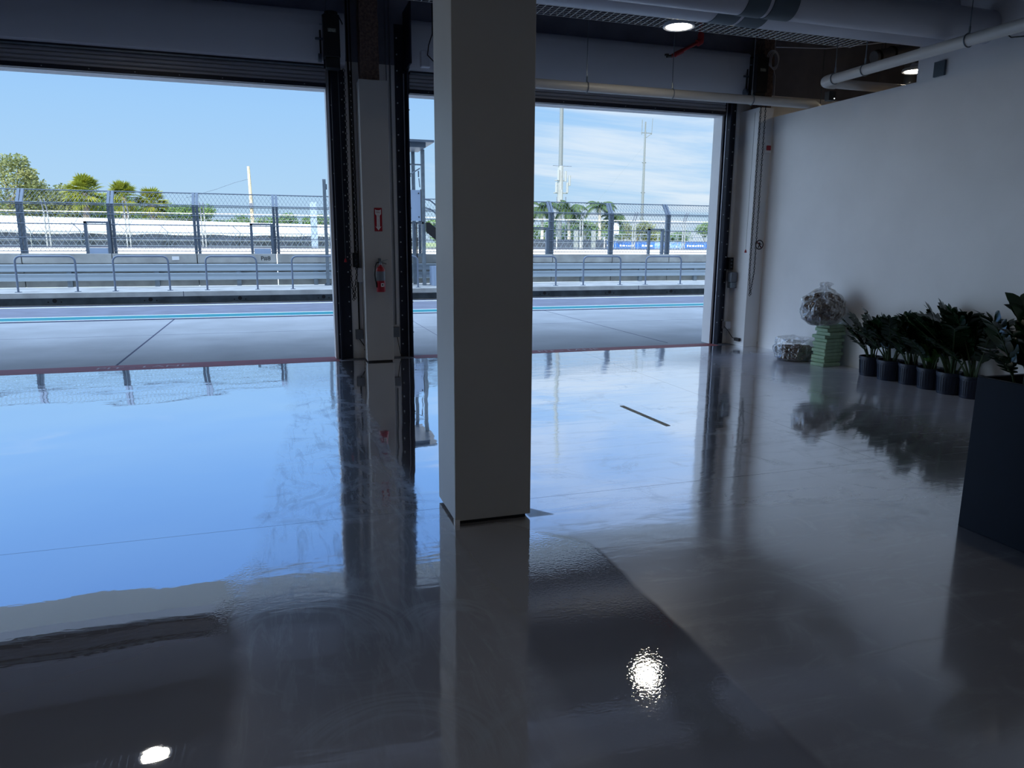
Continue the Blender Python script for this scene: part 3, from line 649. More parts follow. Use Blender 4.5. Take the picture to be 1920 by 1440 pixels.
ordn = ['bottom block', 'second block from the bottom', 'third block from the bottom', 'fourth block from the bottom', 'fifth block from the bottom', 'sixth block from the bottom', 'sixth block from the top', 'fifth block from the top', 'fourth block from the top', 'third block from the top', 'second block from the top', 'topmost block']
offs = [(-.035, -.02, .0), (-.005, .01, .05), (.0, -.005, .0), (.01, .01, -.04), (.0, -.0, .02), (.01, .0, -.03), (.0, .01, .03), (.02, -.0, -.02), (.0, .01, .0), (.012, -.01, .04), (.03, 0, -.02), (.03, .005, .03)]
for i in range(12):
    ox, oy, rz = offs[i]
    b = MB(); h_ = .0445; b.box((-.150, -.115, 0), (.150, .115, h_), 'foam')
    o = b.build('foam_block', bevel=.010); o.location = (6.98+ox*1.0+(.008 if i % 2 else -.008), 7.855+oy*1.2+(.008 if i % 3 else -.01), i*.0455); o.rotation_euler = (0, 0, .08+rz*1.5)
    tag(o, 'pale green foam block, %s in the stack under the bark bag' % ordn[i], 'foam block', 'green foam blocks in the stack')

# ------------------------------------------------------------------ ZZ plants
rnd = random.Random(11)
def leaflet(b, base, d, nrm, L, wd, m):
    d = d.normalized(); side = d.cross(nrm).normalized(); up_ = side.cross(d)
    rows = [(0, .12), (.25, .8), (.5, 1), (.75, .7), (1, .02)]
    vs = []
    for u, w in rows:
        c = base + d*L*u + up_*(-.10*L*u*u)
        vs += [c - side*wd*w + up_*.12*wd*w, c, c + side*wd*w + up_*.12*wd*w]
    fs = []
    for i in range(4):
        for k in range(2): fs.append((i*3+k, i*3+k+1, i*3+k+4, i*3+k+3))
    b.add(vs, fs, m)
BIG = [1.18]
def frond_meshes(seed, young=False):
    r = random.Random(seed); H = r.uniform(.46, .60); lean = r.uniform(.04, .34)
    pts = []
    for i in range(9):
        u = i/8; pts.append(Vector((lean*(u**1.8)*H*1.6, 0, H*u*(1-.22*lean*u))))
    bs = MB(); bs.tube(pts, [.0085*(1-.75*i/8) for i in range(9)], 'stem', 6)
    bl = MB(); m = 'leaf2' if young else 'leaf'
    for i in range(11):
        u = .36+.60*i/10; f = u*8; k = min(7, int(f)); p = pts[k].lerp(pts[k+1], f-k); d = (pts[k+1]-pts[k]).normalized()
        for s in (-1, 1):
            sd_ = Vector((0, s, 0)); dirn = d*.75 + sd_*.8 + Vector((r.uniform(-.2, .2), 0, r.uniform(-.1, .2)))
            nr = d.cross(sd_)*s*1.0 + Vector((r.uniform(-.4, .4), r.uniform(-.4, .4), r.uniform(-.4, .4)))
            leaflet(bl, p, dirn, nr, r.uniform(.085, .115)*(1-.25*abs(u-.65))*BIG[0], r.uniform(.021, .027)*BIG[0], m)
    leaflet(bl, pts[-1], pts[-1]-pts[-2], Vector((-1, 0, .2)), .085, .018, m)
    a = bs.build('stem', smooth=True); b_ = bl.build('leaves', a, smooth=True)
    return a, b_
protos = [frond_meshes(100+i) for i in range(7)] + [frond_meshes(300, True), frond_meshes(301, True)]
BIG[0] = 1.55; protos += [frond_meshes(400), frond_meshes(401)]
pdata = [(a.data, b_.data) for a, b_ in protos]
for a, b_ in protos: bpy.data.objects.remove(b_); bpy.data.objects.remove(a)
def frond(parent, x, y, z, ang, tilt, sc, k):
    ma, mb_ = pdata[k]
    a = bpy.data.objects.new('stem', ma); C.objects.link(a); a.parent = parent; a.location = (x, y, z); a.rotation_euler = (0, tilt, ang); a.scale = (sc,)*3
    b_ = bpy.data.objects.new('leaves', mb_); C.objects.link(b_); b_.parent = a
    Mx = Matrix.Translation((x, y, z)) @ Matrix.Rotation(ang, 4, 'Z') @ Matrix.Rotation(tilt, 4, 'Y') @ Matrix.Scale(sc, 4)
    return parent.location.x + max((Mx @ v_.co).x for v_ in mb_.vertices), a, b_
pots = [(6.965, 7.07, .135, .86, 'first from the foam stack, a sprig leaning left'), (6.965, 6.77, .15, 1.02, 'second from the foam stack'),
        (6.985, 6.49, .13, .98, 'third from the foam stack'), (6.97, 6.21, .135, 1.05, 'fourth from the foam stack, with pale young leaves'),
        (6.955, 5.93, .14, 1.22, 'fifth from the foam stack, the tallest and bushiest'), (6.97, 5.68, .12, 1.15, 'nearest the tall planter')]
for i, (x, y, r, sc, lab) in enumerate(pots):
    t = thing('potted_plant', (x, y, 0), 'dark leafy potted plant, ' + lab, 'potted plant', 'potted plants along the right wall')
    b = MB(); prof = [(.001, .004), (r*.86, .004), (r*.86, 0), (r*.9, .02), (r, .205), (r+.006, .208), (r+.006, .238), (r-.004, .24), (r-.008, .205), (.001, .203)]
    b.lathe(prof, 'pot', seg=32); 
    for k in range(30):
        a = 2*PI*k/30; b.tube([(math.cos(a)*r*.905, math.sin(a)*r*.905, .03), (math.cos(a)*r*.995, math.sin(a)*r*.995, .19)], .0035, 'pot', 4)
    b.build('pot', t, smooth=True)
    b = MB(); b.lathe([(.001, .215), (r*.5, .222), (r-.012, .212), (r-.012, .206)], 'soil', seg=20)
    for k in range(26):
        a = rnd.uniform(0, 6.28); q = rnd.uniform(0, r-.02); T = Matrix.Translation((q*math.cos(a), q*math.sin(a), .224)) @ Matrix.Rotation(rnd.uniform(0, 3), 4, (rnd.random(), rnd.random(), 1)); s_ = rnd.uniform(.004, .009)
        b.box((-s_*1.8, -s_, -s_*.5), (s_*1.8, s_, s_*.5), 'soil', T)
    b.build('soil', t)
    nst = 15 if i < 3 else 18
    for k in range(nst):
        a = 2*PI*k/nst + rnd.uniform(-.3, .3)
        if -0.9 < math.atan2(math.sin(a), math.cos(a)) < .9: a = a + PI if rnd.random() < .6 else a
        tl = rnd.uniform(0, .38)*(1 if math.cos(a) < .2 else .15)
        px_, py_, s1, kk = .07*math.cos(a)*rnd.random(), .07*math.sin(a)*rnd.random(), sc*rnd.uniform(.78, 1.08)*1.04, rnd.randrange(7)
        for tr_ in range(8):                                   # keep the leaves clear of the wall
            mx_, o1, o2 = frond(t, px_, py_, .20, a, tl, s1, kk)
            if mx_ < WX-.004: break
            bpy.data.objects.remove(o2); bpy.data.objects.remove(o1)
            a += .8; tl = -.08 if tr_ > 2 else tl; kk = rnd.randrange(7)
    if i == 0: frond(t, -.03, 0, .2, PI*.95, .42, .8, 2); frond(t, -.03, .03, .2, PI*.8, .3, .95, 3)
    if i == 3: frond(t, -.05, -.02, .2, PI*1.05, .25, .62, 7); frond(t, -.03, -.04, .2, PI*1.3, .1, .55, 8)
# tall planter at the right edge
t = thing('planter_box', (4.25, 2.05, 0), 'tall dark blue rectangular planter at the right edge of the picture', 'planter')
b = MB(); x0, x1, y0, y1, H = -.56, .56, -.93, .93, .88
w = .03
b.box((x0, y0, 0), (x0+w, y1, H), 'planter'); b.box((x1-w, y0, 0), (x1, y1, H), 'planter'); b.box((x0+w, y0, 0), (x1-w, y0+w, H), 'planter'); b.box((x0+w, y1-w, 0), (x1-w, y1, H), 'planter'); b.box((x0+w, y0+w, .0), (x1-w, y1-w, .03), 'planter')
b.build('box', t, bevel=.003)
b = MB(); b.box((x0+w, y0+w, .03), (x1-w, y1-w, .82), 'soil'); b.build('soil', t)
def planter_plant(x, y, nst, sc, lab, spread=.3):
    p = thing('planter_plant', (x, y, .82), lab, 'plant', 'plants in the tall planter')
    b = MB(); b.lathe([(.001, .0), (.09, .0), (.075, .022), (.001, .03)], 'soil', seg=14); b.build('root_ball', p)
    for k in range(nst):
        a = 2*PI*k/nst + rnd.uniform(-.4, .4)
        frond(p, .05*math.cos(a), .05*math.sin(a), .005, a, rnd.uniform(0, spread), sc*rnd.uniform(.75, 1.0), rnd.randrange(7))
    return p
p1 = planter_plant(3.90, 2.78, 7, .66, 'leafy glossy plant at the near left corner of the tall planter', .2)
frond(p1, -.12, .0, .0, 0.6, .02, .82, 9); frond(p1, -.14, .03, 0, 2.9, .16, .80, 10); frond(p1, -.04, -.02, 0, 1.6, .05, .9, 10); frond(p1, .02, -.05, 0, -.6, .12, .8, 9); frond(p1, -.1, .05, 0, 3.3, .42, .62, 4)
planter_plant(4.45, 2.70, 12, .78, 'glossy plant deeper in the tall planter, cut by the right edge')
planter_plant(4.15, 2.2, 10, .8, 'glossy plant in the tall planter outside the right edge')

# ================================================================== OUTSIDE
struct('pit_lane', [((-60, 10.33, -.3), (60, 16.15, -.004), 'conc')])
struct('pit_lane_asphalt', [((-60, 16.15, -.3), (60, 20.2, -.006), 'asphalt')])
jb = [((-60, 16.10, -.005), (60, 16.28, .0005), 'darkline'), ((-60, 16.32, -.005), (60, 16.42, .001), 'white'), ((-60, 16.42, -.005), (60, 17.04, .001), 'teal'), ((-60, 17.04, -.005), (60, 17.14, .001), 'white'), ((-60, 19.45, -.005), (60, 19.62, .001), 'white')]
struct('trim_2', jb)
js = [((-60, 13.5, -.005), (60, 13.515, -.0035), 'darkline'), ((-2.03, 10.33, -.005), (-2.0, 16.1, -.0035), 'darkline'), ((6.0, 10.33, -.005), (6.02, 16.1, -.0035), 'darkline'), ((2.6, 10.33, -.005), (2.61, 16.1, -.0035), 'darkline'), ((-6.9, 10.33, -.005), (-6.88, 16.1, -.0035), 'darkline'), ((10.2, 10.33, -.005), (10.22, 16.1, -.0035), 'darkline')]
struct('trim_3', js)
# raised platform in front of the pit wall
kb = [((-60, 20.28, -.01), (60, 22.1, .19), 'kerbdark'), ((-60, 19.95, .19), (60, 22.1, .31), 'conc2')]
o = struct('pit_platform', kb)
b = MB()
x = -20
while x < 30: b.tube([(x, 20.27, .1), (x, 20.29, .1)], .05, 'signblack', 12); b.tube([(x-.14, 20.27, .07), (x-.14, 20.285, .07)], .018, 'signblack', 8); b.tube([(x+.14, 20.27, .07), (x+.14, 20.285, .07)], .018, 'signblack', 8); x += 2.12
x = -19.2
while x < 30: b.box((x, 19.945, .19), (x+.015, 19.955, .312), 'darkline'); x += 4.24
tag(b.build('trim_4'), kind='structure')
# pit wall of precast blocks
for k in range(-3, 12):
    xa = -6.30+2.12*k; xb = xa+2.12
    if xb < -9 or xa > 15.5: continue
    vis = (xa < 1.3) or (xa > 7)
    b = MB(); b.prismX([(22.30, 0.31), (22.30, .62), (22.26, .93), (22.20, .95), (22.20, 1.20), (22.55, 1.20), (22.6, .31)], xa+.012, xb-.012, 'conc2')
    o = b.build('barrier_block', bevel=.01)
    side = 'seen through the left door' if xa < 1.5 else ('hidden behind the columns' if not vis else 'seen through the right door')
    nm = {-4: 'leftmost', -3: 'leftmost', -2: 'leftmost', -1: 'at the left edge of the picture'}
    tag(o, {-2: 'grey concrete pit wall block, beyond the left edge', -1: 'grey concrete pit wall block at the left edge of the picture', 0: 'grey concrete pit wall block behind the leftmost full hoop rail', 1: 'grey concrete pit wall block behind the second hoop rail from the left', 2: 'grey concrete pit wall block marked P#8', 3: 'grey concrete pit wall block behind the tall thin post', 4: 'grey concrete pit wall block behind the slim column', 5: 'grey concrete pit wall block behind the scoring stand', 6: 'grey concrete pit wall block mostly behind the pillar', 7: 'grey concrete pit wall block first right of the pillar', 8: 'grey concrete pit wall block in the middle of the right doorway', 9: 'grey concrete pit wall block with the rightmost gate frame', 10: 'grey concrete pit wall block next to the right door jamb'}.get(k, 'grey concrete pit wall block %s' % side), 'concrete barrier', 'pit wall blocks')
t = text('lettering', 'P#8', .17, 'signblack', (-.25, 22.195, 1.07), (PI/2, 0, 0)); tag(t, 'black P#8 lettering on the pit wall', 'lettering')
wbox('notice_sheet', (-2.7, 22.185, 1.03), (-2.52, 22.197, 1.13), 'white', 'small pale notice on the pit wall behind a hoop rail', 'notice', bevel=0)
t = thing('guardrail', (4, 22.2, 0), 'double galvanised guardrail bolted along the front of the pit wall', 'guardrail')
for z in (.82, .58):
    b = MB(); b.prismX([(-.02, z-.10), (-.045, z-.08), (-.03, z), (-.045, z+.08), (-.02, z+.10), (.0, z+.10), (-.01, z), (.0, z-.10)], -18, 16, 'armco'); b.build('rail_beam', t)
for k in range(-3, 12):
    b = MB(); x = -6.30+2.12*k+1.06-4; b.box((x-.06, -.01, .31), (x+.06, .1, .90), 'galv'); b.build('bracket', t)
# catch fence on the pit wall
t = thing('catch_fence', (0, 22.38, 1.2), 'tall debris fence with dark double posts standing on the pit wall', 'fence')
ZK, ZT, YT = 1.30, 1.66, .30          # knee height, top height (above wall top) and lean
for k in range(-3, 13):
    x = -6.25+2.11*k if k < 5 else -6.30+2.12*k+.0
    b = MB()
    for dx in (-.085, .005):
        for q0, q1 in (((0, 0), (0, ZK)), ((0, ZK), (YT, ZT+.02))):
            b.add([(x+dx, q0[0]-.045, q0[1]), (x+dx+.07, q0[0]-.045, q0[1]), (x+dx+.07, q0[0]+.045, q0[1]), (x+dx, q0[0]+.045, q0[1]), (x+dx, q1[0]-.045, q1[1]), (x+dx+.07, q1[0]-.045, q1[1]), (x+dx+.07, q1[0]+.045, q1[1]), (x+dx, q1[0]+.045, q1[1])], [(0,1,2,3),(4,5,6,7),(0,1,5,4),(1,2,6,5),(2,3,7,6),(3,0,4,7)], 'galv2')
    b.build('post', t)
xa, xb = -11, 20
b = MB()
for z in (.07, .42, .78, 1.04, ZK-.02): b.tube([(xa, -.05, z), (xb, -.05, z)], .011, 'galv2', 5)
b.tube([(xa, YT-.03, ZT), (xb, YT-.03, ZT)], .017, 'galv2', 6); b.tube([(xa, -.05, ZK+.02), (xb, -.05, ZK+.02)], .016, 'galv2', 6)
b.build('cable', t)
# gates leave a hole in the mesh
holes = [(-4.75, -4.22), (-.58, -.04), (7.86, 8.38), (12.06, 12.55)]
def mesh_panel(parent, name, x0, x1, z0, z1, y0, y1, sp, w, m):
    b = MB(); H_ = z1-z0; ln = math.hypot(H_, y1-y0)
    def P3(x, s): return Vector((x, y0+(y1-y0)*s/H_, z0+s))
    for sg in (1, -1):
        c = x0-H_*.62 if sg > 0 else x0
        end = x1 if sg > 0 else x1+H_*.62
        while c < end:
            xA, sA, xB, sB = c, 0, c+sg*H_*.62, H_
            # clip to panel
            def clip(xA, sA, xB, sB):
                for lim, keep in ((x0, 1), (x1, -1)):
                    da, db = (xA-lim)*keep, (xB-lim)*keep
                    if da < 0 and db < 0: return None
                    if da < 0: u = da/(da-db); xA, sA = xA+(xB-xA)*u, sA+(sB-sA)*u
                    elif db < 0: u = da/(da-db); xB, sB = xA+(xB-xA)*u, sA+(sB-sA)*u
                return xA, sA, xB, sB
            q = clip(xA, sA, xB, sB)
            if q: b.tube([P3(q[0], q[1]), P3(q[2], q[3])], w, m, 3, cap=False)
            c += sp
    if b.v: return b.build(name, parent)
segs = []; cur = xa
for h0, h1 in holes: segs.append((cur, h0)); cur = h1
segs.append((cur, xb))
for a_, c_ in segs: mesh_panel(t, 'wire_mesh', a_, c_, .07, ZK, -.05, -.05, .105, .0042, 'galv2')
for h0, h1 in holes: mesh_panel(t, 'wire_mesh', h0, h1, .83, ZK, -.05, -.05, .105, .0042, 'galv2')
mesh_panel(t, 'wire_mesh', xa, xb, ZK, ZT, -.04, YT-.03, .105, .0042, 'galv2')
for h0, h1 in holes:
    b = MB(); b.box((h0-.05, -.1, 0), (h0+.02, 0, .85), 'galv2'); b.box((h1-.04, -.12, 0), (h1+.04, .0, .85), 'galv2'); b.box((h0-.05, -.1, .80), (h1+.04, -.02, .85), 'galv2'); b.build('gate_frame', t)
    if h0 in (-4.75, -.58): b = MB(); b.box((h0+.03, -.09, 0), (h1-.05, -.06, .15), 'paleblue'); b.build('gate_panel', t)
# hoop rails on the platform
hoops = [(-5.93, -4.66), (-3.83, -2.58), (-1.70, -.47), (.42, 1.68), (2.55, 3.80), (6.70, 7.95), (8.84, 10.07), (10.94, 12.17)]
hl = ['at the left edge of the picture', 'second from the left edge', 'third from the left edge, near the P#8 mark', 'cut off by the left door jamb', 'in the narrow gap beside the scoring stand', 'cut off by the pillar in the right doorway', 'in the middle of the right doorway', 'nearest the right door jamb']
for (x0, x1), lb in zip(hoops, hl):
    t = thing('hoop_rail', (x0, 20.38, .31), 'grey hoop rail on the platform, ' + lb, 'rail', 'hoop rails on the pit platform')
    w = x1-x0; R = .13; H = .86
    pts = [(0, 0, 0), (0, 0, H-R)] + [(R-R*math.cos(a), 0, H-R+R*math.sin(a)) for a in [PI/2*i/5 for i in range(1, 6)]] + [(w-R+R*math.sin(a), 0, H-R+R*math.cos(a)) for a in [PI/2*i/5 for i in range(0, 6)]] + [(w, 0, 0)]
    b = MB(); b.tube(pts, .024, 'rail', 10); b.build('hoop', t, smooth=True)
    for x in (0, w): b = MB(); b.box((x-.06, -.06, 0), (x+.06, .06, .012), 'rail'); b.build('foot_plate', t)
# tall square post at the left door jamb
t = thing('steel_post', (1.44, 21.9, .31), 'tall thin grey steel post on the platform at the left door jamb', 'post')
b = MB(); b.box((-.045, -.045, 0), (.045, .045, 2.98), 'galv'); b.build('pole', t)
b = MB(); b.box((-.1, -.1, 0), (.1, .1, .015), 'galv2'); b.add([(-.1, 0, .01), (0, 0, .14), (.1, 0, .01)], [(0, 1, 2)], 'galv2'); b.box((-.09, -.004, .01), (.09, .004, .05), 'galv2'); b.box((.045, -.02, 2.7), (.075, .02, 2.85), 'galv2'); b.build('base_plate', t)
# timing stand
t = thing('scoring_stand', (3.4, 21.3, .31), 'grey steel roofed timing stand with stairs, seen in the gap left of the pillar', 'stand')
def P_(x, y, z): return (x-3.4, y-21.3, z-.31)
b = MB(); b.box(P_(2.3, 20.6, 4.27), P_(4.36, 22.05, 4.33), 'galv2'); b.box(P_(2.45, 20.75, 4.14), P_(4.15, 21.9, 4.27), 'galv2'); b.build('roof', t)
for x, y in ((4.16, 21.3), (4.0, 21.95), (2.6, 21.3), (2.6, 21.95)): b = MB(); b.box(P_(x-.05, y-.05, .31), P_(x+.05, y+.05, 4.15), 'galv'); b.build('post', t)
b = MB(); b.box(P_(2.6, 21.25, 2.08), P_(4.16, 22.0, 2.14), 'galv'); b.box(P_(2.6, 21.27, 1.15), P_(4.16, 21.33, 1.24), 'galv'); b.build('deck', t)
b = MB(); b.box(P_(2.6, 21.19, 2.16), P_(4.07, 21.25, 3.02), 'paleblue'); b.box(P_(4.07, 21.18, 2.14), P_(4.09, 21.26, 3.04), 'signblack'); b.tube([P_(4.01, 21.17, 2.27), P_(4.01, 21.19, 2.27)], .018, 'signblack', 8); b.tube([P_(4.01, 21.17, 2.93), P_(4.01, 21.19, 2.93)], .018, 'signblack', 8); b.build('front_panel', t)
b = MB(); b.tube([P_(2.6, 21.2, 3.72), P_(4.1, 21.2, 3.72)], .022, 'galv', 6); b.tube([P_(3.7, 21.2, 3.4), P_(4.06, 21.2, 3.62)], .02, 'galv', 6); b.tube([P_(4.02, 21.2, 3.55), P_(4.02, 21.2, 3.38)], .02, 'galv2', 6); b.tube([P_(4.03, 21.2, 3.35), P_(4.05, 21.2, 3.1)], .014, 'galv2', 6); b.tube([P_(3.85, 21.25, 1.24), P_(3.85, 21.25, 2.1)], .03, 'galv2', 8); b.tube([P_(3.95, 21.25, .31), P_(3.95, 21.25, 2.1)], .018, 'signblack', 6); b.build('brace', t)
b = MB()
for dz in (2.02, 1.78): b.tube([P_(4.2, 21.2, 1.1+dz-.35), P_(4.35, 21.2, 1.1+dz-.38), P_(4.9, 21.2, .55+dz-.25), P_(5.7, 21.2, dz-.55)], .022, 'galv2', 6)
b.build('handrail', t)
b = MB(); b.add([P_(4.2, 21.1, 2.12), P_(4.3, 21.1, 2.12), P_(5.9, 21.1, .75), P_(5.9, 21.1, .5), P_(4.2, 21.1, 1.85), P_(4.2, 21.15, 2.12), P_(4.3, 21.15, 2.12), P_(5.9, 21.15, .75), P_(5.9, 21.15, .5), P_(4.2, 21.15, 1.85)], [(0, 1, 2, 3, 4), (5, 6, 7, 8, 9), (0, 1, 6, 5), (1, 2, 7, 6), (2, 3, 8, 7), (3, 4, 9, 8), (4, 0, 5, 9)], 'signblack')
for i in range(7): b.box(P_(4.3+i*.22, 21.15, 2.0-i*.2), P_(4.55+i*.22, 21.85, 2.03-i*.2), 'galv2')
b.build('stair', t)
wbox('utility_cabinet', (4.36, 21.0, .31), (4.9, 21.5, .87), 'paleblue', 'pale grey utility cabinet on the platform beside the timing stand', 'cabinet')

# ------------------------------------------------------------------ beyond: track and grounds
struct('infield_ground', [((-300, 22.6, -.4), (400, 44.5, -.01), 'track'), ((-300, 44.5, -.4), (400, 600, -.02), 'grass')])
def seq(a, c, k): return [a+(c-a)*i/k for i in range(k+1)]
# sunlit far wall
t = thing('track_wall', (0, 45, 0), 'long sunlit white concrete wall on the far side of the track', 'wall')
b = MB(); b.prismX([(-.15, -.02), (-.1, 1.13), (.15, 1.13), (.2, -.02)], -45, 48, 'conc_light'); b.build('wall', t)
b = MB(); b.box((-45, -.2, 1.13), (48, -.12, 1.17), 'darkline'); b.build('top_rail', t)
# far debris fence
t = thing('catch_fence', (0, 45.4, 1.1), 'pale galvanised debris fence along the far side of the track', 'fence')
x = -38.6
while x < 46:
    b = MB()
    for dx in (-.11, .06): b.box((x+dx, -.04, -1.12), (x+dx+.06, .04, 1.9), 'farwhite'); b.tube([(x+dx+.03, 0, 1.9), (x+dx+.03, -.35, 2.5)], .035, 'greybox', 5)
    b.build('post', t); x += 3.87
b = MB()
for z in (.12, .45, .85, 1.25): b.tube([(-40, 0, z), (46, 0, z)], .018, 'galv', 4)
b.tube([(-40, -.3, 2.36), (46, -.3, 2.36)], .022, 'whitepipe', 5); b.tube([(-40, 0, 1.92), (46, 0, 1.92)], .025, 'whitepipe', 5); b.tube([(-40, 0, 1.6), (46, 0, 1.6)], .012, 'farwhite', 4); b.build('cable', t)
mesh_panel(t, 'wire_mesh', -18, 5, .1, 1.9, 0, 0, .34, .008, 'galv')
mesh_panel(t, 'wire_mesh', 14, 32, .1, 1.9, 0, 0, .34, .008, 'galv')
# spectator fence: small bent posts with grey windscreen on the left
t = thing('windscreen_fence', (0, 0, 0), 'fence with dark grey windscreen fabric in front of the long white tent', 'fence')
A_, B_ = Vector((-27, 52, 0)), Vector((16, 84, 0))
def along(u): return A_.lerp(B_, u)
b = MB()
vs = []; fs = []
for i in range(81):
    p = along(i/80); q = .08*math.sin(i*1.3); vs += [(p.x, p.y+q, .9), (p.x, p.y-q, 1.93+.06*math.sin(i*.8))]
for i in range(80): fs.append((2*i, 2*i+2, 2*i+3, 2*i+1))
b.add(vs, fs, 'netting'); b.add([(x, y+.02, z) for x, y, z in vs], fs, 'netting'); b.build('windscreen', t)
b = MB(); p0, p1 = along(0), along(1)
for z in (1.45, .95): b.tube([(p0.x, p0.y-.15, z), (p1.x, p1.y-.15, z)], .016, 'farwhite', 4)
b.build('cable', t)
for i in range(0, 17):
    p = along(i/16); b = MB(); b.tube([(p.x, p.y-.15, -.02), (p.x, p.y-.15, 2.15), (p.x-.55, p.y-.15, 2.75)], .035, 'galv2' if i % 2 else 'farwhite', 5); b.build('post', t)
# long white tent roofs
t = thing('long_tent', (0, 0, 0), 'long low white tent roof behind the far track fence at left', 'tent')
A2, B2 = Vector((-30, 58, 0)), Vector((14, 92, 0)); dv = (B2-A2).normalized(); nv = Vector((-dv.y, dv.x, 0))
k = 8
for i in range(k):
    a_, c_ = A2.lerp(B2, i/k), A2.lerp(B2, (i+1)/k)
    b = MB()
    prof = [(0, 1.95), (0, 2.25), (4, 3.38), (8, 2.25), (8, 1.95)]
    P0 = [a_+nv*o_+Vector((0, 0, z)) for o_, z in prof]; P1 = [c_+nv*o_+Vector((0, 0, z)) for o_, z in prof]
    b.add(P0+P1, [(0, 1, 6, 5), (1, 2, 7, 6), (2, 3, 8, 7), (3, 4, 9, 8), (0, 4, 3, 2, 1), (5, 6, 7, 8, 9)], 'tent'); b.build('roof', t)
    for o_ in (0, 8): p = a_+nv*o_; b = MB(); b.tube([(p.x, p.y, -.02), (p.x, p.y, 2.0)], .05, 'whitepipe', 6); b.build('leg', t)
# right: blue banners, seating screen and pale fence
t = thing('banner_fence', (0, 0, 0), 'spectator fence with blue banners beyond the track at right', 'fence')
bx = [(27.6, 30.0), (30.1, 32.3), (32.4, 34.1), (37.2, 39.5), (39.6, 42.5), (42.6, 46)]
for x0, x1 in bx:
    b = MB(); b.box((x0, 62, .92), (x1, 62.06, 1.62), 'blue'); o = b.build('banner', t)
    b = MB(); xx = x0+.35
    r = random.Random(int(x0*7))
    while xx < x1-.3:
        w = r.uniform(.12, .3); b.box((xx, 61.97, 1.2), (xx+w, 61.99, 1.2+r.uniform(.12, .2)), 'white'); xx += w+.09
    b.build('pale_print', o)
for i in range(14):
    b = MB(); b.tube([(19+i*2.2, 62.1, -.02), (19+i*2.2, 62.1, 2.3)], .03, 'farwhite', 5); b.build('post', t)
b = MB()
for z in (1.75, 2.3): b.tube([(19, 62.1, z), (48, 62.1, z)], .018, 'farwhite', 4)
b.build('rail', t)
t = thing('bleacher', (30, 72, 0), 'low blue and white spectator seating behind the banners at right', 'bleacher')
for r_ in range(4): b = MB(); b.box((-2, r_*.8, -.02), (26, r_*.8+.7, 1.05+.22*r_), 'seat'); b.build('row', t)
b = MB()
for i in range(12): b.tube([(-2+i*2.3, 3.2, 0), (-2+i*2.3, 3.2, 2.6)], .03, 'farwhite', 5)
b.tube([(-2, 3.2, 2.5), (24, 3.2, 2.5)], .03, 'farwhite', 5); b.build('back_rail', t)
t = thing('windscreen_fence', (0, 0, 0), 'grey windscreen fence behind the track, just right of the pillar', 'fence')
b = MB(); b.box((18, 58, .9), (27.3, 58.1, 1.8), 'netting'); b.build('windscreen', t)
for i in range(5): b = MB(); b.tube([(18.2+i*2.2, 57.9, -.02), (18.2+i*2.2, 57.9, 2.0)], .05, 'whitepipe', 5); b.build('post', t)
for x, z0, lb in ((24.0, 1.3, 'left'), (25.6, 1.3, 'right')):
    b = MB(); b.box((x, 57.4, .0), (x+.35, 57.6, 2.6), 'farwhite'); tag(b.build('equipment_cabinet'), 'tall thin white cabinet at the foot of the light pole, the %s one' % lb, 'cabinet')
b = MB(); b.box((36.0, 76, 2.4), (37.2, 76.3, 4.0), 'white'); b.tube([(36.6, 76.15, -.02), (36.6, 76.15, 2.4)], .08, 'white', 6); tag(b.build('portable_board'), 'small white board on a post by the bushes at right', 'board')
# poles and masts
t = thing('utility_pole', (-2.0, 80, 0), 'bare wooden utility pole rising above the catch fence at left', 'pole')
b = MB(); b.tube([(.1, 0, -.1), (-.05, 0, 8.8)], [.2, .13], 'wood', 8); b.build('pole', t)
b = MB(); b.tube([(0, 0, 7.6), (-1.4, 0, 7.2), (-3.2, 0, 6.5), (-6, 0, 5.6)], .02, 'galv2', 4); b.tube([(0, 0, 7.6), (.3, .5, 4.5)], .015, 'galv2', 4); b.build('wire', t)
b = MB(); b.box((-.18, -.3, 4.7), (.2, -.1, 5.2), 'greybox'); b.build('box', t); t.location = (-2.4, 96, -.32); t.scale = (1.2, 1.2, 1.2)
t = thing('light_pole', (27.6, 70, 0), 'very tall pale light pole with antenna clusters, right of the pillar', 'pole')
b = MB(); b.tube([(0, 0, -.1), (0, 0, 7.2), (0, 0, 22)], [.26, .22, .15], 'fargrey', 12); b.build('pole', t, smooth=True)
b = MB(); b.tube([(-.9, -.2, 9.0), (1.1, -.2, 9.0)], .03, 'greybox', 5)
b.tube([(-.7, 0, 6.4), (.8, 0, 6.4)], .06, 'farwhite', 5); b.tube([(-.6, 0, 7.6), (.7, 0, 7.6)], .05, 'farwhite', 5); b.tube([(0, 0, 5.2), (0, 0, 9)], .30, 'farwhite', 8); b.build('antenna_frame', t)
for dx, z in ((-.35, 8.1), (.42, 8.0), (-.55, 6.9), (.62, 6.9), (.0, 6.2), (.85, 7.6)): b = MB(); b.tube([(dx, -.35, z-.5), (dx, -.35, z+.5)], .13, 'farwhite', 8); b.build('antenna', t)
for x_ in (-.5, .45): b = MB(); b.tube([(x_, -.45, 0), (x_, -.45, 6)], .045, 'greybox', 5); b.build('cable', t)
t = thing('radio_mast', (57.9, 110, 0), 'slim radio mast with three upright antennas in the right doorway', 'mast')
b = MB(); b.tube([(0, 0, -.1), (0, 0, 19.2)], [.3, .14], 'fargrey', 8); b.build('mast', t)
b = MB(); b.tube([(-.7, 0, 18.9), (1.2, 0, 18.9)], .07, 'fargrey', 5); b.tube([(.2, 0, 18.2), (1.2, 0, 18.9)], .05, 'fargrey', 5); b.build('cross_arm', t)
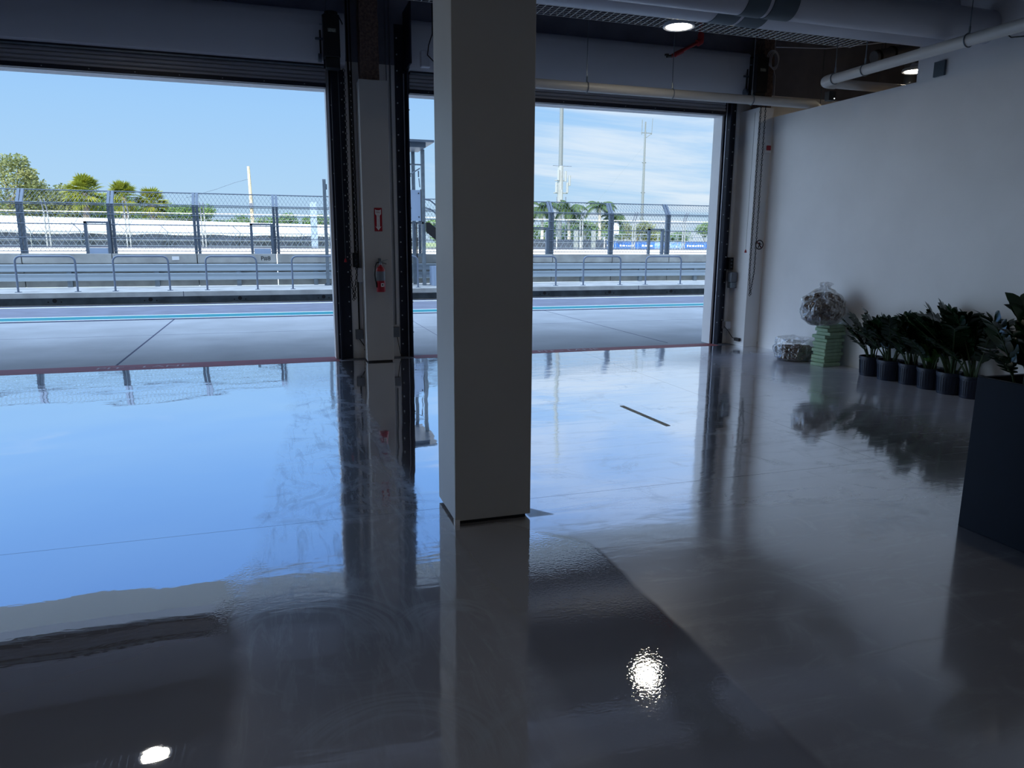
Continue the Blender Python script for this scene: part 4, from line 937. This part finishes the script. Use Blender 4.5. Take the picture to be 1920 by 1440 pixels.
for p0, p1, r_ in (((-.6, 0, 18.6), (-.6, 0, 20.9), .06), ((0, 0, 19), (0, 0, 20.6), .12), ((1.15, 0, 18.7), (1.25, 0, 21.2), .05)): b = MB(); b.tube([p0, p1], r_, 'fargrey', 5); b.build('antenna', t)
for z in (14.3, 9.6, 6.4, 5.4): b = MB(); b.tube([(-.35, 0, z), (.35, 0, z)], .09, 'fargrey', 5); b.build('bracket', t)
b = MB(); b.tube([(0, 0, 17), (-9, 0, 7)], .008, 'fargrey', 4); b.build('guy_wire', t)
b = MB(); b.box((2.35, 50, -.02), (2.75, 50.3, 4.0), 'paleblue'); tag(b.build('screened_pylon'), 'narrow pale blue-grey pylon behind the fence near the left door jamb', 'pylon')

# ------------------------------------------------------------------ vegetation
def leafcloud(b, cl, nper, size, m, r):
    vs = []; fs = []
    for (cx, cy, cz, rad, fl) in cl:
        for i in range(nper):
            d = Vector((r.gauss(0, 1), r.gauss(0, 1), r.gauss(0, 1))).normalized()*rad*(r.random()**.45)
            c = Vector((cx+d.x, cy+d.y, cz+d.z*fl)); u = Vector((r.gauss(0, 1), r.gauss(0, 1), r.gauss(0, 1))).normalized(); w = u.orthogonal().normalized(); s_ = size*r.uniform(.6, 1.3)
            k = len(vs); vs += [c-u*s_, c+w*s_*.5, c+u*s_, c-w*s_*.5]; fs.append((k, k+1, k+2, k+3))
    b.add(vs, fs, m)
def farther(t, K):                                        # same direction from the garage, farther away and larger
    t.location = (t.location.x*K, t.location.y*K, 1.6*(1-K)); t.scale = (K, K, K); return t
def tree(name, x, y, clusters, trunk_h, m, label, cat, nper=420, size=.13, seed=1, group=None, tr=.22):
    t = farther(thing(name, (x, y, 0), label, cat, group), 1.32); r = random.Random(seed)
    b = MB(); b.tube([(0, 0, -.1), (.1, 0, trunk_h*.5), (0, 0, trunk_h)], [tr, tr*.8, tr*.5], 'trunk', 8)
    for c in clusters: b.tube([(0, 0, trunk_h*.7), (c[0]*.6, c[1]*.6, (trunk_h*.8+c[2])*.5), (c[0], c[1], c[2])], [tr*.4, tr*.25, .02], 'trunk', 5)
    b.build('trunk', t)
    b = MB(); leafcloud(b, clusters, nper, size, m, r); b.build('crown', t)
    return t
def cl(k, sx, sz, z, rad, seed, fl=.8):
    r = random.Random(seed); return [(r.uniform(-sx, sx), r.uniform(-1.2, 1.2), z+r.uniform(-sz, sz), rad*r.uniform(.7, 1.2), fl) for _ in range(k)]
tree('oak_tree', -18.5, 65, [(-.6, 0, 7.0, 1.0, .8), (.6, 0, 7.2, .8, .8), (-1.5, .3, 6.2, 1.2, .8), (.2, 0, 5.9, 1.1, .8), (1.2, 0, 6.3, .7, .8), (-.5, 0, 4.7, 1.4, .8), (1.3, 0, 5.1, .9, .8), (2.0, 0, 4.2, 1.2, .8), (.5, 0, 3.6, 1.5, .7), (-2, 0, 4, 1.6, .8)], 4.6, 'foliage2', 'tall loose-leaved tree at the far left edge, rising above the fence', 'tree', 480, .11, 3)
tree('oak_tree', -15.9, 66, cl(12, 2.2, 1.0, 4.3, 1.0, 5), 3.0, 'foliage2', 'spreading leafy tree right of the tall tree at the far left', 'tree', 700, .12, 4)
tree('oak_tree', -13.6, 70, cl(12, 2.6, .8, 4.1, 1.0, 6), 2.6, 'foliage', 'low green tree left of the first shaggy palm', 'tree', 800, .12, 5)
hd = [(-30, 100, 5.6, 'behind the trees at the far left'), (-21, 102, 5.6, 'below the shaggy palms'), (-11.6, 104, 5.9, 'rounded and green, right of the shaggy palms'), (-7.0, 106, 4.6, 'low, between the rounded bush and the wooden pole'), (-1.6, 108, 4.6, 'low, at the foot of the wooden pole'), (3.6, 108, 5.0, 'right of the wooden pole'), (8.6, 110, 4.9, 'next to the left door jamb'), (14.6, 112, 5.2, 'seen beside the scoring stand stairs')]
for i, (x, y, z, lb) in enumerate(hd):
    t = thing('bush', (x, y, 0), 'green bush or small tree ' + lb, 'bush', 'bushes beyond the track at left'); r = random.Random(40+i)
    c = [(r.uniform(-3.9, 3.9), r.uniform(-1, 1), z-.7-r.uniform(.0, 1.5)*(1 if i != 2 else .6), r.uniform(1.1, 1.6), .8) for _ in range(11)]
    if i == 2: c += [(0, 0, 4.9, 1.5, .7), (-1.7, 0, 4.3, 1.3, .7), (1.8, 0, 4.1, 1.3, .7)]
    b = MB(); leafcloud(b, c, 420, .17, 'hedge' if i % 2 else 'foliage', r); b.build('foliage', t)
    b = MB()
    for q in c[:4]: b.tube([(q[0]*.3, 0, -.1), (q[0], q[1], q[2])], [.1, .03], 'trunk', 5)
    b.build('trunk', t)
def sabal(x, y, h, R, lab, seed):
    t = farther(thing('sabal_palm', (x, y, 0), lab, 'palm tree', 'shaggy fan palms'), 1.34); r = random.Random(seed)
    b = MB(); b.tube([(0, 0, -.1), (.05, 0, h*.5), (0, 0, h)], [.22, .2, .24], 'trunk', 10); b.build('trunk', t)
    for k in range(60):
        a = r.uniform(0, 2*PI); e = r.uniform(-1.15, 1.35); d = Vector((math.cos(a)*math.cos(e), math.sin(a)*math.cos(e), math.sin(e)))
        b = MB(); st = Vector((0, 0, h)); mid = st + d*R*.45; b.tube([st, mid], .025, 'sabal', 4)
        side = d.cross(Vector((0, 0, 1))).normalized(); u_ = side.cross(d)
        for j in range(11):
            g = (j-5)/5*1.25; dd = (d*math.cos(g)+side*math.sin(g)).normalized(); L = R*.62*(1-.25*abs(g)/1.25)*r.uniform(.85, 1.1)
            tip = mid + dd*L + Vector((0, 0, -.18*L)); w = u_*.01 + side.cross(dd).cross(dd).normalized()*.0
            pr = dd.cross(u_).normalized()*.06; m_ = mid + dd*L*.5
            b.add([mid, m_+pr, tip, m_-pr, m_+u_*.03], [(0, 1, 4), (0, 4, 3), (1, 2, 4), (4, 2, 3)], 'sabal')
        b.build('frond', t)
sabal(-12.7, 60, 4.75, 1.55, 'shaggy fan palm, tallest of the three, second fence bay from the left', 1)
sabal(-10.2, 60, 4.5, 1.4, 'shaggy fan palm in the middle of the three', 2)
sabal(-8.5, 61, 4.1, 1.45, 'shaggy fan palm, rightmost of the three', 3)
def royal(x, y, h, R, lab, seed, bend=0.):
    t = thing('coconut_palm', (x, y, 0), lab, 'palm tree', 'feathery palms in the right doorway'); r = random.Random(seed)
    b = MB(); b.tube([(0, 0, -.1), (.08, 0, h*.5), (0, 0, h)], [.19, .14, .12], 'paleplm', 10); b.build('trunk', t)
    for k in range(17):
        a = 2*PI*k/17*1.0 + r.uniform(-.2, .2); e0 = r.uniform(.15, 1.25)
        h0 = Vector((math.cos(a)+bend, math.sin(a), 0)).normalized(); L = R*r.uniform(.85, 1.15); pts = []
        p = Vector((0, 0, h)); e = e0
        for i in range(8): pts.append(p.copy()); p = p + (h0*math.cos(e)+Vector((0, 0, math.sin(e))))*L/7; e -= r.uniform(.26, .36)
        b = MB(); b.tube(pts, [.03*(1-.8*i/7) for i in range(8)], 'royal', 4)
        sd_ = h0.cross(Vector((0, 0, 1))).normalized()
        for i in range(26):
            f = .6+6.3*i/25; q = int(min(6, f)); c = pts[q].lerp(pts[q+1], f-q); dd = (pts[q+1]-pts[q]).normalized(); ll = L*.31*math.sin(PI*min(.95, .16+.8*i/25))
            for s in (-1, 1):
                tip = c + sd_*s*ll*.8 + dd*ll*.4 + Vector((0, 0, -ll*.5)); b.add([c-dd*.05, c+dd*.06, tip], [(0, 1, 2)], 'royal')
        b.build('frond', t)
royal(22.0, 60, 4.3, 1.9, 'feathery palm right beside the pillar', 11)
royal(24.5, 60, 4.2, 2.1, 'feathery palm behind the tall light pole', 12, .4)
royal(25.6, 59, 2.75, 1.5, 'short feathery palm right of the tall light pole', 13)
royal(27.4, 60, 4.5, 1.9, 'tallest windblown feathery palm in the middle of the right doorway', 14, .5)
royal(28.9, 60.5, 3.6, 1.5, 'feathery palm right behind the middle fence post of the right doorway', 15, .5)
hr = [(28, 84, 3.8, 'low bush behind the tall light pole'), (34.5, 86, 4.3, 'bush left of the windblown palm'), (41.5, 92, 4.6, 'bush behind the windblown palm'), (49, 98, 4.9, 'yellowish bush right of the windblown palm'), (59, 112, 4.0, 'low far bush at the foot of the radio mast'), (68.5, 118, 3.9, 'low far bush right of the radio mast'), (79, 122, 5.6, 'dark rounded bush beside the right door jamb'), (21, 84, 4.4, 'bush hidden mostly by the pillar')]
for i, (x, y, z, lb) in enumerate(hr):
    t = thing('bush', (x, y, 0), lb, 'bush', 'bushes beyond the track at right'); r = random.Random(80+i)
    wd = 4 if i != 6 else 2.4
    c = [(r.uniform(-wd, wd), r.uniform(-1, 1), z-.9-r.uniform(0, 1.4), r.uniform(1.0, 1.5), .8) for _ in range(12)]
    b = MB(); leafcloud(b, c, 420, .17, 'foliage2' if i in (3, 4) else ('hedge' if i % 2 else 'foliage'), r); b.build('foliage', t)
    b = MB()
    for q in c[:4]: b.tube([(q[0]*.3, 0, -.1), (q[0], q[1], q[2])], [.1, .03], 'trunk', 5)
    b.build('trunk', t)
